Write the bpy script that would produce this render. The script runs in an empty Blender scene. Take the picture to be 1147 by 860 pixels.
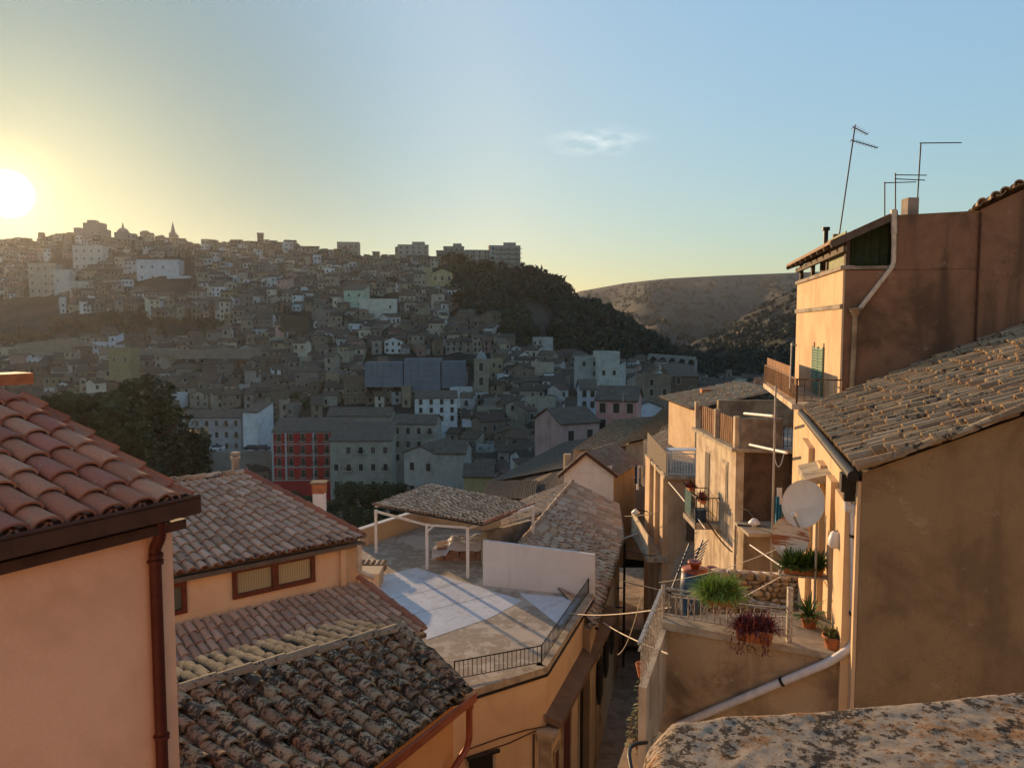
import bpy, math, random
from mathutils import Vector, Matrix, noise
R = math.radians
V = Vector
sc = bpy.context.scene
COL = sc.collection
random.seed(7)
# ------------------------------------------------------------------ camera
F = 870.0; CX = 573.5; CY = 430.0
PITCH = math.atan(65.0 / F)
cam_d = bpy.data.cameras.new('camera'); cam = bpy.data.objects.new('camera', cam_d); COL.objects.link(cam)
cam_d.sensor_fit = 'HORIZONTAL'; cam_d.sensor_width = 36.0; cam_d.lens = 36.0 * F / 1147.0
cam_d.clip_start = 0.05; cam_d.clip_end = 30000
cam.location = (0, 0, 0); cam.rotation_euler = (math.pi/2 - PITCH, 0, 0)
sc.camera = cam
# ------------------------------------------------------------------ sky, sun, exposure
SUN_EL = R(8.0); SUN_AZ = R(-32.6)
SD = V((math.sin(SUN_AZ)*math.cos(SUN_EL), math.cos(SUN_AZ)*math.cos(SUN_EL), math.sin(SUN_EL)))
w = bpy.data.worlds.new('World'); sc.world = w; w.use_nodes = True
nt = w.node_tree; nt.nodes.clear(); N = nt.nodes.new; L = nt.links.new
out = N('ShaderNodeOutputWorld'); bg = N('ShaderNodeBackground'); L(bg.outputs[0], out.inputs[0])
bg.inputs['Strength'].default_value = 0.085
sky = N('ShaderNodeTexSky'); sky.sky_type = 'NISHITA'; sky.sun_disc = False
sky.sun_elevation = SUN_EL; sky.sun_rotation = SUN_AZ
sky.altitude = 300; sky.air_density = 1.0; sky.dust_density = 1.2; sky.ozone_density = 1.5
tc = N('ShaderNodeTexCoord')
def vmath(op, a, b=None):
    n = N('ShaderNodeVectorMath'); n.operation = op
    for i, s in enumerate((a, b)):
        if s is None: continue
        if hasattr(s, 'links'): L(s, n.inputs[i])
        else: n.inputs[i].default_value = s
    return n.outputs['Value'] if op == 'DOT_PRODUCT' else n.outputs[0]
def fmath(op, a, b=None, clamp=False):
    n = N('ShaderNodeMath'); n.operation = op; n.use_clamp = clamp
    for i, s in enumerate((a, b)):
        if s is None: continue
        if hasattr(s, 'links'): L(s, n.inputs[i])
        else: n.inputs[i].default_value = s
    return n.outputs[0]
def vscale(col, f):
    n = N('ShaderNodeVectorMath'); n.operation = 'SCALE'
    if hasattr(col, 'links'): L(col, n.inputs[0])
    else: n.inputs[0].default_value = col
    if hasattr(f, 'links'): L(f, n.inputs['Scale'])
    else: n.inputs['Scale'].default_value = f
    return n.outputs[0]
dirn = vmath('NORMALIZE', tc.outputs['Generated'])
dot = vmath('DOT_PRODUCT', dirn, tuple(SD))
dotc = fmath('MAXIMUM', dot, 0.0)
# tone of the air: the hazy evening sky is flatter and paler than a clear one
SKYMUL = (0.92, 1.0, 1.0); SKYGAIN = 3.35
lum = vmath('DOT_PRODUCT', sky.outputs[0], (.3, .5, .2))
base = vscale(sky.outputs[0], fmath('MULTIPLY', fmath('POWER', fmath('MAXIMUM', lum, .2), -0.74), SKYGAIN))
base = vmath('MULTIPLY', base, SKYMUL)
dim = N('ShaderNodeMapRange'); dim.interpolation_type = 'SMOOTHSTEP'; L(dot, dim.inputs[0])
for i_, v_ in enumerate((math.cos(R(33)), math.cos(R(9)), 1.0, .40)): dim.inputs[i_+1].default_value = v_
sepd = N('ShaderNodeSeparateXYZ'); L(dirn, sepd.inputs[0])
zen = N('ShaderNodeMapRange'); zen.interpolation_type = 'SMOOTHSTEP'; L(sepd.outputs[2], zen.inputs[0])
for i_, v_ in enumerate((.42, .85, 1.0, .55)): zen.inputs[i_+1].default_value = v_
base = vscale(base, fmath('MULTIPLY', dim.outputs[0], zen.outputs[0]))
tint = N('ShaderNodeMix'); tint.data_type = 'RGBA'; L(fmath('SUBTRACT', 1.0, dim.outputs[0]), tint.inputs[0]); tint.inputs[6].default_value = (1, 1, 1, 1); tint.inputs[7].default_value = (.62, 1.36, 1.90, 1)
base = vmath('MULTIPLY', base, tint.outputs[2])
g1 = vscale((2.2, 1.6, .6), fmath('POWER', dotc, 130.0))
g2 = vscale((13.0, 8.5, 2.2), fmath('POWER', dotc, 1600.0))
disc = N('ShaderNodeMapRange'); disc.interpolation_type = 'SMOOTHSTEP'
L(dot, disc.inputs[0]); disc.inputs[1].default_value = math.cos(R(1.5)); disc.inputs[2].default_value = math.cos(R(.5))
disc.inputs[3].default_value = 0; disc.inputs[4].default_value = 1
g3 = vscale((120.0, 105.0, 70.0), disc.outputs[0])
# one faint cloud low over the hills
CD = V((math.tan(0)+ (668-CX)/F, 1.0, 0.0)); CD.z = 0.232; CD.normalize()
mp = N('ShaderNodeMapping'); L(dirn, mp.inputs[0]); mp.inputs['Scale'].default_value = (1, 1, 3.0)
nz = N('ShaderNodeTexNoise'); L(mp.outputs[0], nz.inputs[0]); nz.inputs['Scale'].default_value = 34; nz.inputs['Detail'].default_value = 6
dv = vmath('SUBTRACT', dirn, tuple(CD)); dv = vmath('MULTIPLY', dv, (13.0, 13.0, 48.0))
ln = N('ShaderNodeVectorMath'); ln.operation = 'LENGTH'; L(dv, ln.inputs[0])
near = fmath('SUBTRACT', 1.0, ln.outputs['Value'], True)
cl = fmath('MULTIPLY', fmath('SUBTRACT', nz.outputs[0], 0.42, True), near)
g4 = vscale((10.0, 8.0, 6.0), cl)
s = vmath('ADD', base, g1); s = vmath('ADD', s, g2); s = vmath('ADD', s, g3); s = vmath('ADD', s, g4)
L(s, bg.inputs['Color'])
sun_d = bpy.data.lights.new('sun', 'SUN'); sun_d.energy = 5.0; sun_d.angle = R(0.6); sun_d.color = (1.0, 0.64, 0.33)
sun = bpy.data.objects.new('sun', sun_d); COL.objects.link(sun); sun.location = (-300, 500, 300)
sun.rotation_euler = SD.to_track_quat('Z', 'Y').to_euler()
sc.view_settings.view_transform = 'Standard'; sc.view_settings.look = 'None'
sc.view_settings.exposure = 0.6; sc.view_settings.gamma = 1.0; sc.view_settings.use_curve_mapping = False
sc.cycles.use_denoising = True
sc.cycles.max_bounces = 6; sc.cycles.diffuse_bounces = 4; sc.cycles.volume_bounces = 1
sc.cycles.use_adaptive_sampling = True; sc.cycles.sample_clamp_indirect = 8
HAZE = 0.000045
# ------------------------------------------------------------------ pixel -> place
def zr(y):
    u = (CY - y) / F
    return (-math.sin(PITCH) + u*math.cos(PITCH)) / (math.cos(PITCH) + u*math.sin(PITCH))
def xr(x, y):
    u = (CY - y) / F
    return ((x - CX) / F) / (math.cos(PITCH) + u*math.sin(PITCH))
def at(x, y, Y): return V((xr(x, y)*Y, Y, zr(y)*Y))
def atz(x, y, z): return at(x, y, z / zr(y))
def px(p):
    c, s_ = math.cos(PITCH), math.sin(PITCH)
    fwd = p.y*c - p.z*s_; up = p.y*s_ + p.z*c
    return (CX + F*p.x/fwd, CY - F*up/fwd)
def onplane(x, y, p0, n):
    d = V((xr(x, y), 1.0, zr(y))); return d * (p0.dot(n) / d.dot(n))
# ------------------------------------------------------------------ mesh helper
class MB:
    def __init__(s): s.v = []; s.f = []; s.c = []; s.m = []; s.uv = []; s.sm = []
    def face(s, pts, col=(1, 1, 1), m=0, uv=None, smooth=False):
        b = len(s.v); s.v += [tuple(p) for p in pts]; s.f.append(tuple(range(b, b+len(pts))))
        s.c.append(col); s.m.append(m); s.uv.append(uv); s.sm.append(smooth)
    def grid(s, rows, col=(1, 1, 1), m=0, smooth=True, closed=False):
        b = len(s.v); nc = len(rows[0])
        for r in rows: s.v += [tuple(p) for p in r]
        for i in range(len(rows)-1):
            for j in range(nc if closed else nc-1):
                k = (j+1) % nc
                s.f.append((b+i*nc+j, b+i*nc+k, b+(i+1)*nc+k, b+(i+1)*nc+j))
                s.c.append(col); s.m.append(m); s.uv.append(None); s.sm.append(smooth)
    def prism(s, poly, z0, z1, col=(1, 1, 1), m=0, top=True, bot=True, mtop=None):
        n = len(poly)
        zt = z1 if isinstance(z1, (list, tuple)) else [z1]*n
        zb = z0 if isinstance(z0, (list, tuple)) else [z0]*n
        B = [V((p[0], p[1], zb[i])) for i, p in enumerate(poly)]; T = [V((p[0], p[1], zt[i])) for i, p in enumerate(poly)]
        for i in range(n):
            j = (i+1) % n; s.face([B[i], B[j], T[j], T[i]], col, m)
        if top: s.face(T, col, m if mtop is None else mtop)
        if bot: s.face(B[::-1], col, m)
    def box(s, c, size, col=(1, 1, 1), m=0, rz=0, M=None):
        hx, hy, hz = size[0]/2, size[1]/2, size[2]/2
        M = M or Matrix.Rotation(rz, 3, 'Z'); c = V(c)
        P = [c + M @ V((sx*hx, sy*hy, sz*hz)) for sz in (-1, 1) for sy in (-1, 1) for sx in (-1, 1)]
        for q in ((0, 2, 3, 1), (4, 5, 7, 6), (0, 1, 5, 4), (2, 6, 7, 3), (0, 4, 6, 2), (1, 3, 7, 5)):
            s.face([P[k] for k in q], col, m)
    def beam(s, a, b, w, h, col=(1, 1, 1), m=0, up=V((0, 0, 1))):
        a = V(a); b = V(b); d = (b-a).normalized(); sd = d.cross(up)
        if sd.length < 1e-4: sd = d.cross(V((0, 1, 0)))
        sd.normalize(); u = sd.cross(d)
        s.box((a+b)/2, (w, (b-a).length, h), col, m, M=Matrix((sd, d, u)).transposed())
    def tube(s, pts, r, seg=6, col=(1, 1, 1), m=0, caps=True):
        pts = [V(p) for p in pts]; rows = []; rr = r if isinstance(r, (list, tuple)) else [r]*len(pts)
        d0 = (pts[1]-pts[0]).normalized(); ref = V((0, 0, 1)) if abs(d0.z) < .9 else V((1, 0, 0))
        a = d0.cross(ref).normalized()
        for i, p in enumerate(pts):
            d = (pts[min(i+1, len(pts)-1)] - pts[max(i-1, 0)]).normalized()
            a = (a - d*a.dot(d)).normalized(); b = d.cross(a)
            rows.append([p + (a*math.cos(t) + b*math.sin(t))*rr[i] for t in [2*math.pi*k/seg for k in range(seg)]])
        s.grid(rows, col, m, True, True)
        if caps: s.face(rows[0][::-1], col, m); s.face(rows[-1], col, m)
    def lathe(s, c, prof, seg=16, col=(1, 1, 1), m=0):
        c = V(c)
        s.grid([[c + V((r*math.cos(t), r*math.sin(t), z)) for t in [2*math.pi*k/seg for k in range(seg)]] for r, z in prof], col, m, True, True)
    def build(s, name, mats, parent=None, off=None):
        me = bpy.data.meshes.new(name)
        o = V((0, 0, 0))
        if off is not None: o = V(off)
        elif parent is not None:
            p = parent
            while p is not None: o = o + V(p.location); p = p.parent
        me.from_pydata([(a-o.x, b-o.y, c-o.z) for a, b, c in s.v], [], s.f)
        for mt in (mats if isinstance(mats, (list, tuple)) else [mats]): me.materials.append(mt)
        me.polygons.foreach_set('material_index', s.m); me.polygons.foreach_set('use_smooth', s.sm)
        ca = me.color_attributes.new('Col', 'FLOAT_COLOR', 'CORNER'); buf = []
        for f, c in zip(s.f, s.c): buf += [c[0], c[1], c[2], 1.0]*len(f)
        ca.data.foreach_set('color', buf)
        if any(u is not None for u in s.uv):
            ul = me.uv_layers.new(name='UVMap'); ub = []
            for f, u in zip(s.f, s.uv):
                for k in range(len(f)): ub += list(u[k]) if u else [0.0, 0.0]
            ul.data.foreach_set('uv', ub)
        me.update()
        ob = bpy.data.objects.new(name, me); COL.objects.link(ob)
        if parent is not None: ob.parent = parent
        return ob
def tag(o, label=None, cat=None, group=None, kind=None):
    if label: o['label'] = label
    if cat: o['category'] = cat
    if group: o['group'] = group
    if kind: o['kind'] = kind
    return o
def thing(name, label, cat, loc=(0, 0, 0), group=None):
    o = bpy.data.objects.new(name, None); COL.objects.link(o); o.location = loc; o.empty_display_size = .2
    return tag(o, label, cat, group)
def link_copy(src, parent=None, loc=None, rz=None, scale=None):
    c = src.copy(); COL.objects.link(c); c.parent = parent
    if loc is not None: c.location = loc
    if rz is not None: c.rotation_euler = (0, 0, rz)
    if scale is not None: c.scale = scale
    return c
def lerp(a, b, t): return a + (b-a)*t
# ------------------------------------------------------------------ materials
def newmat(name, rough=0.85):
    m = bpy.data.materials.new(name); m.use_nodes = True
    b = m.node_tree.nodes['Principled BSDF']; b.inputs['Roughness'].default_value = rough
    try: b.inputs['Specular IOR Level'].default_value = 0.25
    except Exception: pass
    return m, m.node_tree, b
def nd(t, ty, **k):
    n = t.nodes.new(ty)
    for a, v in k.items():
        if a in n.inputs: n.inputs[a].default_value = v
        else: setattr(n, a, v)
    return n
def nnoise(t, scale, detail=5, rough=.6, vec=None, stretch=None, coord='Object', dist=0):
    c = nd(t, 'ShaderNodeTexCoord'); o = c.outputs[coord] if vec is None else vec
    if stretch:
        mp = nd(t, 'ShaderNodeMapping'); mp.inputs['Scale'].default_value = stretch; t.links.new(o, mp.inputs[0]); o = mp.outputs[0]
    n = nd(t, 'ShaderNodeTexNoise'); n.inputs['Scale'].default_value = scale; n.inputs['Detail'].default_value = detail
    n.inputs['Roughness'].default_value = rough; n.inputs['Distortion'].default_value = dist
    t.links.new(o, n.inputs[0]); return n.outputs[0]
def ramp(t, f, a, b, ca=0.0, cb=1.0):
    n = nd(t, 'ShaderNodeMapRange'); n.interpolation_type = 'SMOOTHSTEP'
    t.links.new(f, n.inputs[0])
    for i, v in enumerate((a, b, ca, cb)): n.inputs[i+1].default_value = v
    return n.outputs[0]
def mix(t, f, a, b, mode='MIX'):
    n = nd(t, 'ShaderNodeMix'); n.data_type = 'RGBA'; n.blend_type = mode
    for i, v in ((0, f), (6, a), (7, b)):
        if hasattr(v, 'links'): t.links.new(v, n.inputs[i])
        elif i == 0: n.inputs[0].default_value = v
        else: n.inputs[i].default_value = (*v, 1) if len(v) == 3 else v
    return n.outputs[2]
def bump(t, b, h, strength=.4, dist=.02):
    n = nd(t, 'ShaderNodeBump'); n.inputs['Strength'].default_value = strength; n.inputs['Distance'].default_value = dist
    t.links.new(h, n.inputs['Height']); t.links.new(n.outputs[0], b.inputs['Normal'])
def stucco(name, base, dark, light=None, patch=.6, streak=.4, sc_=1.0, bmp=.35, attr=False, crack=.0):
    m, t, b = newmat(name, .92)
    c = base
    if attr:
        a = nd(t, 'ShaderNodeAttribute'); a.attribute_name = 'Col'; c = a.outputs[0]
    n1 = nnoise(t, .9*sc_, 7, .65, dist=.4); n2 = nnoise(t, 3.2*sc_, 6, .7); n3 = nnoise(t, 2.2*sc_, 4, .6, stretch=(1, 1, .12))
    dk = dark if not attr else mix(t, 1.0, c, dark, 'MULTIPLY')
    x = mix(t, ramp(t, n1, .42, .66, 0, patch), c, dk)
    x = mix(t, ramp(t, n3, .5, .72, 0, streak), x, dk)
    if light: x = mix(t, ramp(t, n2, .58, .72, 0, .7), x, light)
    n4 = nnoise(t, 38*sc_, 4, .7)
    x = mix(t, ramp(t, n4, .35, .75, 0, .18), x, dk)
    n5 = nnoise(t, .45*sc_, 5, .6)
    x = mix(t, ramp(t, n5, .5, .58, 0, patch*.45), x, dk)
    if crack:
        nn = nnoise(t, 1.1*sc_, 9, .62, dist=.3); ab = nd(t, 'ShaderNodeMath'); ab.operation = 'SUBTRACT'; t.links.new(nn, ab.inputs[0]); ab.inputs[1].default_value = .5
        aa = nd(t, 'ShaderNodeMath'); aa.operation = 'ABSOLUTE'; t.links.new(ab.outputs[0], aa.inputs[0])
        gate = ramp(t, nnoise(t, .7*sc_, 3, .5), .50, .56); mm = nd(t, 'ShaderNodeMath'); mm.operation = 'MULTIPLY'; t.links.new(ramp(t, aa.outputs[0], .0, .006, crack, 0), mm.inputs[0]); t.links.new(gate, mm.inputs[1])
        x = mix(t, mm.outputs[0], x, tuple(c_*.35 for c_ in dark))
    t.links.new(x, b.inputs['Base Color'])
    bump(t, b, nnoise(t, 26*sc_, 6, .7), bmp, .03)
    return m
def plain(name, col, rough=.6, metal=0, var=.15, scale=6):
    m, t, b = newmat(name, rough); b.inputs['Metallic'].default_value = metal
    n = nnoise(t, scale, 5, .65); d = tuple(c*(1-2.2*var) for c in col)
    t.links.new(mix(t, ramp(t, n, .35, .7), col, d), b.inputs['Base Color'])
    bump(t, b, nnoise(t, scale*8, 3), .12, .01)
    return m
def tilemat(name, black=.3, pale=.2, orange=0.0, s=1.0, grain=.25):
    m, t, b = newmat(name, .9)
    a = nd(t, 'ShaderNodeAttribute'); a.attribute_name = 'Col'; c = a.outputs[0]
    n1 = nnoise(t, 9*s, 6, .75, dist=.6); n2 = nnoise(t, 16*s, 5, .7); n3 = nnoise(t, 2.0*s, 4, .6); n0 = nnoise(t, 50*s, 4, .7)
    x = mix(t, ramp(t, n0, .3, .8, 0, grain), c, (.10, .07, .05))
    if pale: x = mix(t, ramp(t, n2, .62-.12*pale, .68, 0, .7), x, (.42, .36, .27))
    if orange: x = mix(t, ramp(t, nnoise(t, 12*s, 4, .7), .66-.15*orange, .7, 0, .7), x, (.38, .16, .05))
    if black:
        md = nd(t, 'ShaderNodeMath'); md.operation = 'ADD'; t.links.new(n1, md.inputs[0])
        m2 = nd(t, 'ShaderNodeMath'); m2.operation = 'MULTIPLY'; t.links.new(n3, m2.inputs[0]); m2.inputs[1].default_value = .5
        t.links.new(m2.outputs[0], md.inputs[1])
        x = mix(t, ramp(t, md.outputs[0], .95-.28*black, 1.0-.28*black, 0, .93), x, (.035, .028, .021))
    t.links.new(x, b.inputs['Base Color']); bump(t, b, nnoise(t, 40*s, 5, .7), .4, .012)
    return m
M = {}
M['pink'] = stucco('pink_stucco', (.88, .47, .29), (.68, .34, .20), patch=.6, streak=.5, bmp=.12)
M['cream'] = stucco('cream_stucco', (.66, .48, .30), (.50, .34, .20), patch=.4, streak=.25, bmp=.15)
M['orange'] = stucco('orange_stucco', (.62, .27, .09), (.50, .20, .06), patch=.3, streak=.3, bmp=.12)
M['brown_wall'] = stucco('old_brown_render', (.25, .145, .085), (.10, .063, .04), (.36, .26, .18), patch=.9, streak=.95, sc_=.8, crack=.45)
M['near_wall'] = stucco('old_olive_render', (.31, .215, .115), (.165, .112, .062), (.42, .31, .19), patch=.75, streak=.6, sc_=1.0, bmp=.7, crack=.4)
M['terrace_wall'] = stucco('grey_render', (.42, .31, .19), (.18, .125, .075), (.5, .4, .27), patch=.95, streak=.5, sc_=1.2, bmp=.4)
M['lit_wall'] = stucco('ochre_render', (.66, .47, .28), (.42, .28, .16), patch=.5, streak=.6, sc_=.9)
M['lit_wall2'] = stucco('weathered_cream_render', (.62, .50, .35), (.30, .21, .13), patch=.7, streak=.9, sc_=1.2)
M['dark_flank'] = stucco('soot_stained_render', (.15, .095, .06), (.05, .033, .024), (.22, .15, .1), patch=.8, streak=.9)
M['tan_wall'] = stucco('tan_render', (.50, .38, .25), (.33, .23, .14), patch=.5, streak=.5)
M['white_wall'] = stucco('white_render', (.72, .68, .64), (.58, .53, .48), patch=.4, streak=.35, bmp=.1)
M['concrete'] = stucco('aged_concrete', (.34, .29, .23), (.16, .13, .10), (.42, .38, .3), patch=.8, streak=.5, sc_=1.5)
M['kerb'] = stucco('stone_kerb', (.45, .38, .28), (.22, .17, .12), (.5, .44, .36), patch=.7, streak=.3, sc_=3)
M['slab'] = stucco('brown_cement_ledge', (.17, .115, .08), (.10, .07, .05), patch=.6, streak=.2, sc_=1.5)
M['wood'] = plain('dark_red_wood', (.13, .035, .02), .5)
M['gutter'] = plain('dark_brown_metal', (.085, .035, .02), .75, 0)
M['redpipe'] = plain('red_brown_metal', (.30, .07, .03), .4, .2)
M['oxide'] = plain('oxide_red_pipe', (.10, .02, .014), .45, .1)
M['white'] = plain('white_paint', (.74, .71, .67), .45, var=.06)
M['whitepipe'] = plain('white_plastic_pipe', (.62, .60, .60), .4, var=.1)
M['cream_paint'] = plain('cream_paint', (.6, .52, .40), .5)
M['black'] = plain('black_iron', (.018, .016, .015), .5)
M['rust'] = plain('rusty_metal', (.24, .13, .07), .7, .2, .3, 12)
M['steel'] = plain('galvanised_steel', (.38, .37, .36), .45, .6)
M['terra'] = plain('terracotta', (.46, .17, .07), .8, 0, .2, 8)
M['dark'] = plain('dark_opening', (.02, .018, .016), .5)
M['shutter'] = plain('green_shutter', (.13, .26, .17), .6)
M['reed'] = stucco('reed_screen', (.30, .17, .09), (.14, .06, .03), patch=.5, streak=.9, sc_=3)
M['tarp'] = plain('green_tarpaulin', (.035, .055, .028), .8)
M['paleboard'] = plain('pale_board', (.30, .32, .20), .8)
M['blue'] = plain('blue_cloth', (.06, .28, .42), .8)
M['darkblue'] = plain('blue_plastic', (.03, .07, .13), .5)
M['rock'] = None
gm, gt, gb = newmat('window_glass', .08); gb.inputs['Base Color'].default_value = (.12, .13, .10, 1); gb.inputs['Specular IOR Level'].default_value = .6; M['glass'] = gm
gm, gt, gb = newmat('curtained_glass', .15); gb.inputs['Specular IOR Level'].default_value = .6
wv = nd(gt, 'ShaderNodeTexWave'); wv.inputs['Scale'].default_value = 7; wv.inputs['Distortion'].default_value = 1.2
tcn = nd(gt, 'ShaderNodeTexCoord'); gt.links.new(tcn.outputs['Object'], wv.inputs[0])
gt.links.new(mix(gt, wv.outputs[1], (.20, .19, .12), (.30, .27, .17)), gb.inputs['Base Color']); M['curtain'] = gm
M['tile_new'] = tilemat('clean_clay_tiles', 0, .15, 0, .8, .3)
M['tile_mid'] = tilemat('weathered_clay_tiles', .12, .35, .1, 1, .35)
M['tile_old'] = tilemat('lichened_clay_tiles', .78, .25, .3, 1.5, .5)
M['tile_grey'] = tilemat('pale_old_tiles', .5, .7, .15, 1.1, .5)
# far walls / roofs
m, t, b = newmat('town_wall', .95)
a = nd(t, 'ShaderNodeAttribute'); a.attribute_name = 'Col'
x = mix(t, ramp(t, nnoise(t, .35, 5, .65), .4, .68, 0, .45), a.outputs[0], mix(t, 1.0, a.outputs[0], (.5, .44, .38), 'MULTIPLY'))
x = mix(t, ramp(t, nnoise(t, 1.6, 4, .7, stretch=(1, 1, .25)), .5, .75, 0, .5), x, mix(t, 1.0, a.outputs[0], (.4, .36, .32), 'MULTIPLY'))
t.links.new(x, b.inputs['Base Color']); M['town_wall'] = m
m, t, b = newmat('town_roof', .95)
a = nd(t, 'ShaderNodeAttribute'); a.attribute_name = 'Col'
uvn = nd(t, 'ShaderNodeUVMap'); uvn.uv_map = 'UVMap'
wv = nd(t, 'ShaderNodeTexWave'); wv.inputs['Scale'].default_value = 1.15; wv.inputs['Distortion'].default_value = 1.6; wv.inputs['Detail Scale'].default_value = 2
wv.bands_direction = 'X'; t.links.new(uvn.outputs[0], wv.inputs[0])
x = mix(t, ramp(t, wv.outputs[1], .2, .8, .55, 0), a.outputs[0], mix(t, 1.0, a.outputs[0], (.3, .27, .24), 'MULTIPLY'))
x = mix(t, ramp(t, nnoise(t, .8, 5, .7), .42, .62, 0, .6), x, (.075, .062, .05))
x = mix(t, ramp(t, nnoise(t, 2.5, 4, .7), .58, .66, 0, .5), x, (.26, .22, .16))
t.links.new(x, b.inputs['Base Color'])
bp = nd(t, 'ShaderNodeBump'); bp.inputs['Strength'].default_value = .8; bp.inputs['Distance'].default_value = .12
t.links.new(wv.outputs[1], bp.inputs['Height']); t.links.new(bp.outputs[0], b.inputs['Normal']); M['town_roof'] = m
m, t, b = newmat('leaves', .75)
a = nd(t, 'ShaderNodeAttribute'); a.attribute_name = 'Col'; t.links.new(a.outputs[0], b.inputs['Base Color'])
M['leaf'] = m
M['bark'] = plain('bark', (.09, .06, .04), .9)
M['darkwin'] = plain('window_dark', (.035, .033, .03), .4)
M['greywood'] = plain('grey_shutter', (.12, .09, .065), .8)
def gated(t, big, fine, k, a, b, hi):
    m1 = nd(t, 'ShaderNodeMath'); m1.operation = 'MULTIPLY_ADD'; t.links.new(nnoise(t, big, 4, .6, dist=.8), m1.inputs[0]); m1.inputs[1].default_value = k; t.links.new(nnoise(t, fine, 8, .8), m1.inputs[2])
    return ramp(t, m1.outputs[0], a, b, 0, hi)
# ------------------------------------------------------------------ tiles
def S4(r0, r1, e1, e0, u, v): return lerp(lerp(r0, r1, u), lerp(e0, e1, u), v)
def tiles(mb, r0, r1, e1, e0, cw=.2, tl=.36, pal=((.4, .2, .12),), jit=.0, seg=6, pan=True, rc=.33, hgt=.85, seed=1, sheet=(.12, .08, .05), th=.022, drop=0):
    rnd = random.Random(seed); r0, r1, e1, e0 = map(V, (r0, r1, e1, e0))
    W = ((r1-r0).length + (e1-e0).length)/2; Ln = ((e0-r0).length + (e1-r1).length)/2
    nc = max(2, round(W/cw)); nr = max(2, round(Ln/tl)); cw = W/nc
    gs = [[S4(r0, r1, e1, e0, i/12, j/12) for i in range(13)] for j in range(13)]
    nn = (r1-r0).cross(e0-r0).normalized()
    if nn.z < 0: nn = -nn
    mb.grid([[p - nn*.015 for p in r] for r in gs], sheet)
    rings = []
    for i in range(nc + (1 if pan else 0)):
        ph = rnd.uniform(-.3, .3) if jit else 0; cj = rnd.uniform(-jit, jit)
        for kind in ((0, 1) if pan else (0,)):
            if kind == 0 and i >= nc: continue
            u = ((i+.5) if kind == 0 else i)/nc
            for j in range(nr):
                if drop and kind == 0 and rnd.random() < drop: continue
                v0 = max(0, (j+ph)/nr); v1 = min(1.012, (j+1.16+ph)/nr)
                if j == nr-1: v1 = 1.012
                if v1 - v0 < .2/nr: continue
                p0 = S4(r0, r1, e1, e0, u, v0); p1 = S4(r0, r1, e1, e0, u, v1)
                ac = (S4(r0, r1, e1, e0, min(1, u+.02), v0) - S4(r0, r1, e1, e0, max(0, u-.02), v0)).normalized()
                dn = (p1-p0).normalized(); n = ac.cross(dn)
                if n.z < 0: n = -n
                ac = n.cross(dn) if n.cross(dn).dot(ac) > 0 else -n.cross(dn)
                sd = cj + rnd.uniform(-jit, jit); tw = rnd.uniform(-jit, jit)
                l0 = .004 + rnd.uniform(0, jit*.5); l1 = th + .012 + rnd.uniform(0, jit*.6)
                c = rnd.choice(pal); k = rnd.uniform(.82, 1.15); c = (c[0]*k, c[1]*k, c[2]*k)
                ra, rb = cw*(rc-.03), cw*(rc+.05)
                sg = 1 if kind == 0 else -1
                up0 = 0 if kind == 0 else cw*.16; hh = hgt if kind == 0 else .5
                if kind: l0 -= .01; l1 -= .01
                A = [p0 + ac*(sd+ra*math.cos(a)) + n*(l0+up0+sg*ra*hh*math.sin(a)) for a in [math.pi*q/seg for q in range(seg+1)]]
                B = [p1 + ac*(sd+tw+rb*math.cos(a)) + n*(l1+up0+sg*rb*hh*math.sin(a)) for a in [math.pi*q/seg for q in range(seg+1)]]
                mb.grid([A, B], c)
                ctr = p1 + n*(l1+up0)+ac*(sd+tw)
                B2 = [ctr + (q-ctr)*(1-th/rb*.9) - n*.002 for q in B]
                mb.grid([B, B2], tuple(x*.8 for x in c), smooth=False)
def ridge(mb, a, b, r=.1, tl=.38, pal=((.4, .2, .12),), seed=1, jit=.01, hgt=.8, seg=7, skirt=0):
    rnd = random.Random(seed); a = V(a); b = V(b); n = max(1, round((b-a).length/tl))
    d = (b-a).normalized(); ac = d.cross(V((0, 0, 1))).normalized(); up = ac.cross(d)
    for i in range(n):
        p0 = lerp(a, b, i/n); p1 = lerp(a, b, (i+1.12)/n); c = rnd.choice(pal); k = rnd.uniform(.85, 1.12); c = tuple(x*k for x in c)
        o = ac*rnd.uniform(-jit, jit)+up*rnd.uniform(0, jit)
        ang = [math.pi*q/seg for q in range(seg+1)]
        A = [p0+o+ac*math.cos(t)*r*.88+up*math.sin(t)*r*.88*hgt for t in ang]; B = [p1+o+up*.02+ac*math.cos(t)*r+up*math.sin(t)*r*hgt for t in ang]
        mb.grid([A, B], c); ce = p1+o
        mb.grid([B, [ce+(q-ce)*.82 for q in B]], tuple(x*.8 for x in c), smooth=False)
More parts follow.
